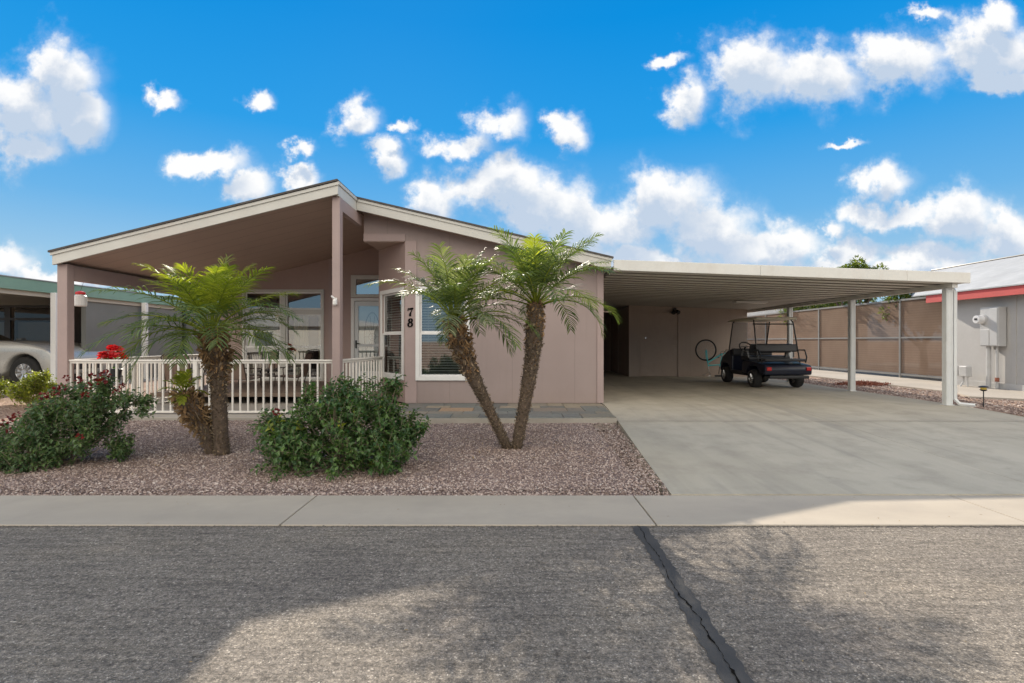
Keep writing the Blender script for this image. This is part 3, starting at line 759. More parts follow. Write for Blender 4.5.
def curtain(x0, x1, z0, z1, y, pleats=9, amp=.03, narrow=None):
    mb = MB(); n = pleats * 6; pts = []
    for i in range(n + 1):
        t = i / n; pts.append((lerp(x0, x1, t), y + amp * math.sin(t * pleats * 2 * PI)))
    for a, b in zip(pts[:-1], pts[1:]): mb.poly([(a[0], a[1], z0), (b[0], b[1], z0), (b[0], b[1], z1), (a[0], a[1], z1)])
    return mb
sub(curtain(-5.62, -5.25, .3, 2.0, .2, 5), 'curtain', M['curtain'], pf, Tp)
sub(curtain(-6.75, -6.0, 1.2, 2.0, .2, 9), 'curtain', M['white_paint'], pf, Tp)
sub(curtain(-4.98, -4.84, .3, 2.0, .2, 3), 'curtain', M['curtain'], pf, Tp)
# transom over door, on the wall face
mb = MB(); Td = Matrix.Translation((0, BW, 0))
mb.box(-4.08, -3.1, -.04, 0, 2.42, 2.50); mb.box(-4.08, -3.1, -.04, 0, 2.88, 2.98); mb.box(-4.08, -3.95, -.04, 0, 2.50, 2.88); mb.box(-3.2, -3.1, -.04, 0, 2.50, 2.88)
tf = mb.build('transom_window', M['cream_trim'], house, T=Td, bevel=.004)
mb = MB(); mb.box(-3.95, -3.2, -.012, -.004, 2.50, 2.88); sub(mb, 'pane', glass_mat('transom_glass', (.08, .08, .08), 1, .3), tf, Td)
# storm door
mb = MB(); mb.box(-4.08, -4.0, -.03, .0, .3, 2.40); mb.box(-3.12, -3.04, -.03, 0, .3, 2.40); mb.box(-4.0, -3.12, -.03, 0, 2.33, 2.40)
df = mb.build('door_frame', M['white_paint'], house, T=Td)
mb = MB(); s = .10
mb.box(-4.0, -4.0 + s, 0, .035, .31, 2.32); mb.box(-3.13 - s, -3.13, 0, .035, .31, 2.32); mb.box(-3.9, -3.23, 0, .035, 2.2, 2.32); mb.box(-3.9, -3.23, 0, .035, 1.17, 1.24); mb.box(-3.9, -3.23, 0, .035, .31, .55)
dr = mb.build('storm_door', M['door_white'], house, T=Td, bevel=.004)
mb = MB(); mb.poly([(-3.9, .015, .55), (-3.23, .015, .55), (-3.23, .015, 1.17), (-3.9, .015, 1.17)]); mb.poly([(-3.9, .015, 1.24), (-3.23, .015, 1.24), (-3.23, .015, 2.2), (-3.9, .015, 2.2)])
sub(mb, 'pane', M['glass'], dr, Td)
mb = MB(); mb.box(-3.975, -3.935, -.015, 0, 1.13, 1.33); mb.tube([(-3.955, -.01, 1.25), (-3.955, -.05, 1.25), (-3.87, -.05, 1.25)], .011, 8); sub(mb, 'handle', M['black_metal'], dr, Td)
mb = MB(); mb.box(-4.0, -3.12, .06, .10, .31, 2.32); idr = mb.build('entry_door', M['white_paint'], house, T=Td)
# leaded oval in the entry door
mb = MB()
ov = [(-3.56 + .20 * math.cos(2 * PI * i / 28), .058, 1.42 + .62 * math.sin(2 * PI * i / 28)) for i in range(28)]
mb.tube(ov + [ov[0], ov[1]], .014, 6)
for k in range(5): mb.tube([(-3.56 + .19 * math.cos(a), .057, 1.42 + .55 * math.sin(a)) for a in (PI * k / 5, PI * k / 5 + PI)], .006, 5)
mb.ring((-3.56, .057, 1.42), (0, 1, 0), .09, .008, 20, 5)
sub(mb, 'leaded_oval', M['grey_vinyl'], idr, Td)
# house numerals: serif 7 above 8
def stroke(mb, pts, widths, T):
    # calligraphic ribbon with depth
    for i in range(len(pts) - 1):
        (xa, za), (xb, zb) = pts[i], pts[i + 1]; wa, wb = widths[i] * .66, widths[i + 1] * .66
        d = Vector((xb - xa, zb - za)); d.normalize(); nx, nz = -d.y, d.x
        q = [(xa - nx * wa, za - nz * wa), (xb - nx * wb, zb - nz * wb), (xb + nx * wb, zb + nz * wb), (xa + nx * wa, za + nz * wa)]
        mb.prism([(T[0] + p[0] * T[2], FR - .022, T[1] + p[1] * T[2]) for p in q], (0, -.014, 0))
S = 0.165
mb = MB(); Tn = (-2.03, 1.79, S)
stroke(mb, [(.02, .62), (.04, .80), (.10, .97), (.13, .88), (.25, .86), (.45, .90), (.62, .97), (.66, 1.0)], [.03, .07, .04, .10, .17, .16, .10, .02], Tn)
stroke(mb, [(.66, 1.0), (.52, .76), (.38, .52), (.30, .28), (.28, .03)], [.03, .05, .09, .16, .20], Tn)
mb.build('numeral', M['black_paint'], house)
mb = MB(); Tn = (-2.035, 1.585, S)
def loop(cx, cz, rx, rz, n=22, sl=.12):
    P = [(cx + rx * math.cos(2 * PI * i / n) + sl * rz * math.sin(2 * PI * i / n), cz + rz * math.sin(2 * PI * i / n)) for i in range(n + 1)]
    Wd = [.07 + .09 * abs(math.cos(2 * PI * i / n)) for i in range(n + 1)]
    return P, Wd
for (a, b, c_, d_) in ((.36, .76, .19, .20), (.32, .27, .24, .25)):
    P, Wd = loop(a, b, c_, d_); stroke(mb, P, Wd, Tn)
mb.build('numeral', M['black_paint'], house)

# ------------------------------------------------------------------ railings
def railing(name, p0, p1, label, posts=(), n=None, z0=0.05, group='white porch railings'):
    p0 = Vector(p0); p1 = Vector(p1); Ln = (p1 - p0).length
    root = thing(name, (p0.x, p0.y, z0), label, 'railing', group)
    T = Matrix.Rotation(math.atan2(p1.y - p0.y, p1.x - p0.x), 4, 'Z')
    root.rotation_euler.z = math.atan2(p1.y - p0.y, p1.x - p0.x)
    def bl(mb, nm, bv=.003):
        me = mb.build(nm, M['rail_paint'], None, bevel=bv); me.parent = root; return me
    bl(MB().box(0, Ln, -.035, .035, .91, .94), 'top_rail', .006)
    bl(MB().box(0, Ln, -.015, .015, .875, .91), 'sub_rail')
    bl(MB().box(0, Ln, -.018, .018, .03, .065), 'bottom_rail')
    for q in posts: bl(MB().box(q - .035, q + .035, -.034, .034, 0, .91), 'rail_post')
    n = n or int(Ln / .132); st = Ln / n
    proto = None
    for i in range(n + 1):
        xx = clamp(i * st, .012, Ln - .012)
        if any(abs(xx - q) < .05 for q in posts): continue
        if proto is None:
            proto = bl(MB().box(-.0125, .0125, -.0125, .0125, .065, .875), 'baluster', 0); b = proto
        else:
            b = proto.copy(); col.objects.link(b)
        b.location = (xx, 0, 0)
    return root
railing('porch_railing', (-7.56, 8.9, 0), (-3.06, 8.9, 0), 'long white front railing between the two pink porch posts', posts=(2.15,))
railing('porch_railing', (-7.65, 9.02, 0), (-7.65, 13.18, 0), 'white railing along the left open side of the porch, running back to the house', posts=(1.5, 2.3))
railing('porch_railing', (-2.99, 9.0, 0), (-2.74, 10.95, 0), 'short white railing between the tall ridge post and the bay window wall', posts=(), n=14)

# ------------------------------------------------------------------ carport
cp = thing('carport', (5.2, 13, 0.1), 'long cream aluminium carport with ribbed ceiling and white posts over the driveway', 'carport')
def cz(x): return lerp(2.62, 2.375, (x - 1.87) / (8.6 - 1.87))      # underside
# ribbed pans run left to right
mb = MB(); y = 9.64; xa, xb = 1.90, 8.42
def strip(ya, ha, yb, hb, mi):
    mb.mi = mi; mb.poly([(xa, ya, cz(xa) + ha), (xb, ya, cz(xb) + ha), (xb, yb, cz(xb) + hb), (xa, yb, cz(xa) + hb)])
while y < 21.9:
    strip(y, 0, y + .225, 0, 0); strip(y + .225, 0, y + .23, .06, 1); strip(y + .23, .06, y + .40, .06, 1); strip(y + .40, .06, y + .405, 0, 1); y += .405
pan = mb.build('roof_panels', [M['pan'], M['groove_shade']], cp)
mb = MB(); mb.hexa([(xa, 9.66, cz(xa) + .085), (xb, 9.66, cz(xb) + .085), (xb, 22, cz(xb) + .085), (xa, 22, cz(xa) + .085), (xa, 9.66, cz(xa) + .095), (xb, 9.66, cz(xb) + .095), (xb, 22, cz(xb) + .095), (xa, 22, cz(xa) + .095)])
mb.build('top_skin', M['alu'], cp)
mb = MB()
for (a, b2) in ((1.88, 4.58), (4.583, 7.28), (7.283, 8.45)):
    mb.hexa([(a, 9.58, cz(a) - .005), (b2, 9.58, cz(b2) - .005), (b2, 9.64, cz(b2) - .005), (a, 9.64, cz(a) - .005), (a, 9.58, cz(a) + .19), (b2, 9.58, cz(b2) + .19), (b2, 9.64, cz(b2) + .19), (a, 9.64, cz(a) + .19)])
mb.build('front_fascia', M['alu'], cp, bevel=.006)
mb = MB(); mb.box(8.18, 8.28, 9.66, 21.5, cz(8.25) - .085, cz(8.25) - .002); mb.build('side_beam', M['alu'], cp)
proto = None
for (yy) in (9.83, 12.6, 15.4, 18.45):
    if proto is None:
        mb = MB(); mb.box(-.06, .06, -.055, .055, 0, cz(8.25) - .185); mb.box(-.08, .08, -.08, .08, 0, .012)
        for q in (-.03, .03): mb.box(q - .006, q + .006, -.062, -.055, 0.02, cz(8.25) - .2)
        o = mb.build('post', M['post_alu'], None, bevel=.004); o.parent = cp; proto = o
    else: o = proto.copy(); col.objects.link(o); o.parent = cp
    o.location = (8.23 - 5.2, yy - 13, 0)
# downspout with elbow
mb = MB(); xx = 8.345
mb.tube([(8.30, 9.84, cz(8.3) - .03), (xx, 9.80, cz(8.3) - .16), (xx, 9.80, .22), (xx + .04, 9.74, .13), (xx + .22, 9.62, .115)], .038, 6)
mb.build('downspout', M['post_alu'], cp)
mb = MB(); mb.box(-.01, .11, -.03, .03, 0, .012)
# ceiling light
mb = MB(); mb.box(6.3, 7.2, 14.6, 14.8, cz(6.75) - .06, cz(6.75) - .005); mb.build('ceiling_light', M['white_paint'], cp, bevel=.01)

# ------------------------------------------------------------------ storage shed under the carport
shed = thing('storage_shed', (6, 17.8, 0.1), 'tan panelled storage shed with a plain door at the back of the carport', 'shed')
mb = MB(); wallx(mb, 4.0, 8.05, 17.8, .1, lambda x: cz(x) - .004, [(4.45, 5.68, .1, 2.26)]); mb.build('wall', M['shed_panel'], shed)
mb = MB(); mb.box(4.0, 4.1, 17.92, 21.0, .1, 2.5); mb.build('side_wall', M['shed_panel'], shed)
mb = MB(); mb.box(7.95, 8.05, 17.92, 21.0, .1, 2.38); mb.build('side_wall', M['shed_panel'], shed)
mb = MB(); mb.box(4.0, 4.07, 17.785, 17.8, .1, 2.5); mb.box(4.39, 4.45, 17.785, 17.8, .1, 2.32); mb.box(5.68, 5.74, 17.785, 17.8, .1, 2.32); mb.box(4.45, 5.68, 17.785, 17.8, 2.26, 2.32); mb.build('trim', M['tan_wall'], shed)
mb = MB(); mb.box(4.455, 5.675, 17.81, 17.85, .11, 2.255)
dd = mb.build('door', M['tan_wall'], shed)
mb = MB(); mb.lathe((0, 0, 0), [(.012, 0), (.012, .03), (.03, .04), (.034, .06), (.02, .075)], 14)
o = mb.build('door_knob', M['chrome'], None, T=Matrix.Translation((4.56 - 6, 17.81 - 17.8, 1.32)) @ Matrix.Rotation(R(90), 4, 'X')); o.parent = dd
sl_ = thing('security_light', (5.56, 17.78, 2.40), 'black twin-head security light on the shed wall under the carport ceiling', 'light')
mb = MB(); mb.cyl((5.56, 17.79, 2.40), (0, -1, 0), .06, .04, 16); mb.build('mount', M['black_metal'], sl_)
for s in (-1, 1):
    mb = MB(); mb.tube([(5.56, 17.76, 2.38), (5.56 + s * .05, 17.70, 2.34)], .015, 8); mb.tube([(5.56 + s * .05, 17.70, 2.34), (5.56 + s * .09, 17.62, 2.27)], [.045, .075], 14); mb.build('lamp_head', M['black_metal'], sl_)
# breezeway end wall with white door, belongs to the house
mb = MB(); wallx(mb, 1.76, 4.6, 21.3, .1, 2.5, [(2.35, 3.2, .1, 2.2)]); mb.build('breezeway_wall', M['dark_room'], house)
mb = MB(); mb.box(2.36, 3.19, 21.32, 21.36, .12, 2.19); mb.build('side_door', M['tan_wall'], house)
mb = MB(); mb.box(3.975, 4.0, 19.5, 20.3, .12, 2.3); mb.build('side_door', M['tan_wall'], shed)
mb = MB(); mb.box(4.0, 8.1, 20.9, 21.0, .1, 2.3); mb.build('rear_wall', M['shed_panel'], shed)

# ------------------------------------------------------------------ golf cart (local: +y forward, origin rear axle centre on floor)
cart = thing('golf_cart', (6.9, 13.62, 0.1), 'dark navy golf cart with cream canopy parked under the carport', 'golf cart')
cart.rotation_euler.z = R(1)
def cpart(mb, name, m, parent=None, bevel=0, shade=False):
    o = mb.build(name, m, None, bevel=bevel, shade=shade); o.parent = parent or cart; return o
def wheel(parent, x, y, r, w, sgn, hubm):
    mb = MB(); T = (x, y, r); n = 24
    # tyre by rotating profile about x
    prof_ = [(r * .56, -w / 2), (r * .80, -w / 2), (r * .95, -w / 2 * .8), (r, -w / 2 * .45), (r, w / 2 * .45), (r * .95, w / 2 * .8), (r * .80, w / 2), (r * .56, w / 2)]
    k = len(prof_)
    for i in range(n):
        a = 2 * PI * i / n
        for (rr, ww) in prof_: mb.v.append((ww, rr * math.cos(a), rr * math.sin(a)))
    for i in range(n):
        j = (i + 1) % n
        for q in range(k):
            w_ = (q + 1) % k; mb.f.append((i * k + q, i * k + w_, j * k + w_, j * k + q)); mb.m.append(0)
    whl = mb.build('wheel', M['rubber'], None, shade=False); whl.parent = parent; whl.location = T
    mb = MB(); mb.cyl((-w * .36, 0, 0), (1, 0, 0), r * .57, w * .72, 20)
    for q in range(5 if r < .3 else 10):
        a = 2 * PI * q / (5 if r < .3 else 10)
        mb.tube([(sgn * w * .38, r * .12 * math.cos(a), r * .12 * math.sin(a)), (sgn * w * .44, r * .54 * math.cos(a + .05), r * .54 * math.sin(a + .05))], r * .055, 6)
    mb.cyl((sgn * w * .36, 0, 0), (sgn, 0, 0), r * .16, w * .12, 12)
    mb.ring((sgn * w * .4, 0, 0), (1, 0, 0), r * .55, r * .04, 24, 6)
    h = mb.build('rim', hubm, None); h.parent = whl
    return whl
for (x_, y_) in ((-.55, 0), (.55, 0), (-.53, 1.72), (.53, 1.72)): wheel(cart, x_, y_, .235, .21, -1 if x_ < 0 else 1, M['chrome'])
# chassis and floor
cpart(MB().box(-.42, .42, -.25, 2.0, .26, .33).box(-.55, .55, .62, 1.35, .30, .36), 'chassis', M['black_plastic'], bevel=.01)
# rear body: side outline extruded
def side_prism(outline, x0, x1): return MB().prism([(x0, p[0], p[1]) for p in outline], (x1 - x0, 0, 0))
rear_out = [(-.62, .36), (-.64, .52), (-.58, .61), (-.10, .66), (.30, .70), (.62, .66), (.66, .36), (.34, .34), (.30, .44), (.18, .55), (0, .585), (-.18, .55), (-.30, .42), (-.42, .36)]
cpart(side_prism(rear_out, -.60, .60), 'rear_body', M['navy_body'], bevel=.035)
cpart(MB().box(-.50, .50, -.68, -.60, .27, .35), 'rear_bumper', M['black_plastic'], bevel=.02)
front_out = [(1.30, .33), (1.28, .80), (1.36, .98), (1.60, .94), (1.98, .74), (2.10, .56), (2.12, .34), (2.03, .32), (1.98, .46), (1.86, .56), (1.72, .58), (1.58, .55), (1.46, .44), (1.43, .33)]
cpart(side_prism(front_out, -.58, .58), 'front_cowl', M['navy_body'], bevel=.04)
cpart(MB().box(-.56, .56, 1.22, 1.38, .80, 1.0), 'dashboard', M['black_plastic'], bevel=.03)
for s in (-1, 1):
    t_ = cpart(MB().box(s * .50 - .06, s * .50 + .06, -.66, -.635, .47, .56), 'tail_light', M['tail_red'], bevel=.01)
    cpart(MB().box(s * .42 - .08, s * .42 + .08, 2.06, 2.11, .58, .66), 'headlight', M['clear'], bevel=.01)
cpart(MB().box(-.56, .56, .28, .78, .69, .82), 'seat', M['black_vinyl'], bevel=.04)
cpart(MB().hexa([(-.56, .24, .90), (.56, .24, .90), (.56, .34, .90), (-.56, .34, .90), (-.56, .18, 1.14), (.56, .18, 1.14), (.56, .26, 1.14), (-.56, .26, 1.14)]), 'backrest', M['black_vinyl'], bevel=.03)
for s in (-1, 1): cpart(MB().tube([(s * .40, .28, .78), (s * .40, .22, 1.05)], .018), 'backrest_bracket', M['black_metal'])
for s in (-1, 1):
    cpart(MB().tube([(s * .60, .22, .78), (s * .62, .25, .94), (s * .62, .5, .96), (s * .60, .62, .82)], .022, 8), 'armrest', M['grey_vinyl'])
    cpart(MB().tube([(s * .54, -.18, .66), (s * .54, -.08, 1.0), (s * .52, .10, 1.70), (s * .50, .16, 1.78)], .018, 8), 'rear_strut', M['black_metal'])
    cpart(MB().tube([(s * .54, 1.56, .95), (s * .53, 1.34, 1.72), (s * .51, 1.28, 1.78)], .018, 8), 'front_strut', M['black_metal'])
cpart(MB().tube([(-.55, .10, 1.66), (.55, .10, 1.66)], .016, 8), 'cross_bar', M['black_metal'])
roof_out = [(-.08, 1.775), (-.06, 1.83), (0, 1.84), (.8, 1.85), (1.5, 1.83), (1.68, 1.79), (1.66, 1.765)]
cpart(side_prism(roof_out, -.53, .53), 'canopy', M['cream_plastic'], bevel=.015)
for s in (-1, 1): cpart(MB().box(s * .547 - .017, s * .547 + .017, 0, 1.6, 1.77, 1.80), 'canopy_gutter', M['cream_plastic'], bevel=.01)
wsd = MB().hexa([(-.53, 1.565, .96), (.53, 1.565, .96), (.53, 1.572, .96), (-.53, 1.572, .96), (-.51, 1.345, 1.75), (.51, 1.345, 1.75), (.51, 1.352, 1.75), (-.51, 1.352, 1.75)])
cpart(wsd, 'windshield', M['clear'])
cpart(MB().ring((-.28, 1.08, 1.05), (0, -.75, .66), .17, .016, 28, 8).tube([(-.28, 1.08, 1.05), (-.28, 1.30, .86)], .02).tube([(-.43, 1.08, 1.05), (-.13, 1.08, 1.05)], .012), 'steering_wheel', M['black_plastic'])
cpart(MB().box(-.53, .53, -.50, -.12, .69, .76), 'rear_seat', M['black_vinyl'], bevel=.03)
cpart(MB().hexa([(-.54, -.10, .93), (.54, -.10, .93), (.54, -.02, .93), (-.54, -.02, .93), (-.54, -.06, 1.13), (.54, -.06, 1.13), (.54, .02, 1.13), (-.54, .02, 1.13)]), 'rear_backrest', M['black_vinyl'], bevel=.03)
for s in (-1, 1): cpart(MB().tube([(s * .57, -.05, .98), (s * .60, -.30, .98), (s * .58, -.42, .80), (s * .56, -.40, .66)], .018, 8), 'rear_armrest', M['black_metal'])
for s in (-1, 1): cpart(side_prism([(.62, .33), (.62, .40), (1.32, .40), (1.32, .33)], s * .56 - .04, s * .56 + .04), 'side_step', M['black_plastic'], bevel=.01)

# ------------------------------------------------------------------ upside-down bicycle against the shed
bike = thing('bicycle', (6.48, 17.38, 0.1), 'turquoise bicycle upside down against the shed wall with its front wheel in the air', 'bicycle')
def bpart(mb, name, m, parent=None, shade=False): o = mb.build(name, m, None, shade=shade); o.parent = parent or bike; return o
def bwheel(x, z):
    w_ = bpart(MB().ring((0, 0, 0), (0, 1, 0), .335, .027, 40, 8), 'wheel', M['rubber']); w_.location = (x, 0, z)
    o = MB().ring((0, 0, 0), (0, 1, 0), .312, .009, 40, 6)
    for i in range(16):
        a = 2 * PI * i / 16; o.tube([(0.02 * math.cos(a + 1), (-1) ** i * .025, .02 * math.sin(a + 1)), (.308 * math.cos(a), 0, .308 * math.sin(a))], .0016, 4, False)
    o.cyl((0, -.045, 0), (0, 1, 0), .022, .09, 10)
    o = o.build('rim', M['util_grey'], None); o.parent = w_
bwheel(0, .915)
bpart(MB().tube([(0, -.05, .915), (.03, -.05, .60), (.06, 0, .50)], .02).tube([(0, .05, .915), (.03, .05, .60), (.06, 0, .50)], .014).tube([(.055, 0, .52), (.085, 0, .36)], .019), 'fork', M['teal_paint'])
bpart(MB().tube([(.065, 0, .50), (.55, 0, .79)], .026).tube([(.08, 0, .40), (.48, 0, .42)], .022).tube([(.55, 0, .79), (.46, 0, .36)], .016).tube([(.55, .03, .79), (1.04, .05, .90)], .01).tube([(.55, -.03, .79), (1.04, -.05, .90)], .01).tube([(.48, .02, .42), (1.04, .05, .90)], .008).tube([(.48, -.02, .42), (1.04, -.05, .90)], .008), 'frame', M['teal_paint'])
bpart(MB().tube([(.085, 0, .36), (.10, 0, .20)], .014).tube([(-.02, -.28, .06), (.06, -.26, .07), (.09, -.1, .16), (.10, 0, .18), (.09, .1, .16), (.06, .26, .07), (-.02, .28, .06)], .012), 'handlebar', M['chrome'])
bpart(MB().tube([(.46, 0, .36), (.43, 0, .12)], .013).hexa([(.30, -.03, .02), (.56, -.08, .02), (.56, .08, .02), (.30, .03, .02), (.30, -.02, .08), (.56, -.05, .09), (.56, .05, .09), (.30, .02, .08)]), 'saddle', M['black_vinyl'])
bpart(MB().ring((.55, -.05, .79), (0, 1, 0), .09, .006, 24, 5).tube([(.55, -.07, .79), (.66, -.07, .92)], .009).box(.62, .70, -.12, -.07, .91, .93).tube([(.55, .07, .79), (.44, .07, .66)], .009).box(.40, .48, .07, .12, .65, .67), 'crankset', M['black_metal'])

# ------------------------------------------------------------------ foliage tools
class Fol:
    def __init__(s): s.V = []; s.F = []; s.M = []
    def leaf(s, p, d, up, ln, w, mi=0, fold=.25):
        # folded diamond leaf: 4 outline verts + midrib, 2 quads
        d = d.normalized(); sd = d.cross(up)
        if sd.length < 1e-4: sd = d.orthogonal()
        sd.normalize(); nn = sd.cross(d)
        b = len(s.V)
        s.V += [tuple(p), tuple(p + d * ln * .45 + sd * w * .5 + nn * w * fold), tuple(p + d * ln - nn * ln * .12), tuple(p + d * ln * .45 - sd * w * .5 + nn * w * fold), tuple(p + d * ln * .5)]
        s.F += [(b, b + 1, b + 2, b + 4), (b, b + 4, b + 2, b + 3)]; s.M += [mi, mi]
    def build(s, name, mats, parent):
        me = bpy.data.meshes.new(name); off = Vector(wloc(parent))
        me.from_pydata([tuple(Vector(p) - off) for p in s.V], [], s.F)
        for m in mats: me.materials.append(m)
        me.polygons.foreach_set('material_index', s.M); me.update()
        o = bpy.data.objects.new(name, me); col.objects.link(o); o.parent = parent; return o
def rdir(rng, zmin=-1):
    while True:
        v = Vector((rng.uniform(-1, 1), rng.uniform(-1, 1), rng.uniform(zmin, 1)))
        if .05 < v.length < 1: return v.normalized()

def shrub(name, loc, label, cat, lobes, leafm, nclump, lpc, lsize, seed, stem_base=None, mats_extra=(), flowers=None, gap=0.0, stems=26, accent=None):
    """lobes: (x, y, z, r) in world; leaves grow in sprays on twigs spread through the lobes"""
    rng = random.Random(seed)
    root = thing(name, loc, label, cat)
    f = Fol(); tw = MB()
    tot = sum(l[3] ** 2 for l in lobes)
    tips = []
    for l in lobes:
        k = int(nclump * l[3] ** 2 / tot)
        for _ in range(k):
            d = rdir(rng); rr = l[3] * (rng.random() ** 0.38)
            p = Vector((l[0], l[1], l[2])) + Vector((d.x, d.y, d.z * .92)) * rr
            g = gz(p.x, p.y) + .03
            if p.z < g: continue
            if mnoise.noise(p * 4.5 + Vector((seed, 0, 0))) < -0.17 + gap: continue
            tips.append((p, d, l))
    for (p, d, l) in tips:
        out = (d * .7 + Vector((0, 0, .45)) + rdir(rng) * .5).normalized()
        L_ = lsize * rng.uniform(1.6, 3.2); q0 = p - out * L_ * .6
        tw.tube([q0, p + out * L_ * .4], [.0028, .0012], 3, False)
        mi = 0
        if accent and rng.random() < accent: mi = 1
        for i in range(lpc):
            t = i / lpc; q = q0 + out * L_ * t
            a = i * 2.4 + rng.uniform(-.4, .4)
            s1 = out.orthogonal().normalized(); s2 = out.cross(s1)
            dd = (s1 * math.cos(a) + s2 * math.sin(a)) * 1.0 + out * rng.uniform(.2, .8) + Vector((0, 0, rng.uniform(-.35, .25)))
            sz = lsize * rng.uniform(.45, 1.3)
            f.leaf(q, dd, Vector((0, 0, 1)) + rdir(rng) * .5, sz, sz * rng.uniform(.5, .72), mi)
    f.build('foliage', [leafm] + list(mats_extra), root)
    b = Vector(stem_base or (loc[0], loc[1], loc[2]))
    for _ in range(stems):
        p, d, l = rng.choice(tips)
        m1 = b.lerp(p, .4) + Vector((rng.uniform(-.05, .05), rng.uniform(-.05, .05), -.04)); m2 = b.lerp(p, .75) + rdir(rng) * .04
        bb = b + Vector((rng.uniform(-.12, .12), rng.uniform(-.1, .1), 0))
        tw.tube([bb, m1, m2, p], [.009, .007, .005, .002], 5, False)
    tw.build('stem', M['twig'], root)
    if flowers:
        for (fp, fr, fm) in flowers:
            fl = Fol()
            for _ in range(16):
                dd = rdir(rng); fl.leaf(Vector(fp) + dd * fr * .5, dd + Vector((0, 0, .3)), rdir(rng), fr * .9, fr * .75)
            fl.build('flower', [fm], root)
    return root
def px(xp, yp, Y): return ((xp - 512) * Y / 520, Y, 1.3 - (yp - 341.5) * Y / 520)
# hibiscus hedge in the centre
Yh = 5.62
def lob(lst, Y): 
    out = []
    for (a, b_, r_, dy) in lst:
        q = px(a, b_, Y); out.append((q[0], Y + dy, q[2], r_ * Y / 520))
    return out
hl = lob([(342, 430, 46, 0), (300, 438, 38, 0), (385, 432, 38, 0), (318, 408, 28, .05), (368, 404, 30, 0), (284, 428, 24, -.05), (408, 430, 20, -.05), (345, 396, 20, .1), (300, 452, 32, -.2),
          (388, 450, 30, -.2), (342, 450, 34, -.25), (322, 392, 12, .1), (395, 385, 9, 0), (388, 393, 12, 0), (270, 424, 12, -.05), (418, 428, 10, -.05)], Yh)
shrub('hibiscus_shrub', (-1.8, Yh, -.05), 'rounded dark green shrub in front of the porch railing, right of the tall leaning trunk', 'shrub', hl, M['hib_leaf'], 1900, 9, .060, 3,
      flowers=[(px(276, 412, 5.35), .035, M['red_petal'])], mats_extra=(M['yel_leaf'],), accent=.015)
Yl = 5.75
ll = lob([(18, 452, 32, 0), (58, 434, 36, 0), (-22, 456, 34, 0), (98, 412, 28, 0), (70, 402, 24, .1), (52, 452, 24, -.25), (8, 462, 24, -.35), (128, 404, 15, 0), (144, 412, 9, -.05), (105, 388, 10, 0),
          (112, 448, 14, .1), (40, 418, 20, .1), (90, 432, 24, -.05), (148, 400, 6, 0), (-10, 470, 22, -.4), (95, 384, 8, .05)], Yl)
fl = [(px(a, b_, Yl - .28), r_, M['red_petal']) for (a, b_, r_) in ((105, 374, .045), (93, 377, .04), (101, 382, .045), (79, 380, .035), (56, 391, .04), (50, 396, .04), (42, 396, .035), (62, 388, .035), (85, 395, .035), (8, 420, .04), (17, 415, .035), (1, 427, .035), (79, 437, .035), (10, 431, .03), (116, 392, .03), (122, 386, .03), (66, 378, .03), (88, 386, .035))]
shrub('bougainvillea_shrub', (-5.0, Yl, -.05), 'sprawling green shrub with dark red flowers at the left edge of the gravel yard', 'shrub', ll, M['lan_leaf'], 2600, 9, .052, 11, flowers=fl, gap=-.02)
Yy = 9.6
yl = lob([(42, 388, 17, 0), (30, 391, 13, -.1), (56, 388, 10, 0), (40, 378, 10, 0), (24, 389, 8, 0)], Yy)
shrub('yellow_green_shrub', (-8.75, Yy, .1), 'small bright yellow green shrub below the white carport column on the left', 'shrub', yl, M['yel_leaf'], 900, 8, .05, 5, stems=10)
yl = lob([(-8, 388, 13, 0), (-16, 388, 13, 0)], Yy)
shrub('yellow_green_shrub', (-9.75, Yy, .15), 'yellow green shrub cut off by the left edge of the photo', 'shrub', yl, M['yel_leaf'], 500, 8, .05, 6, stems=6)

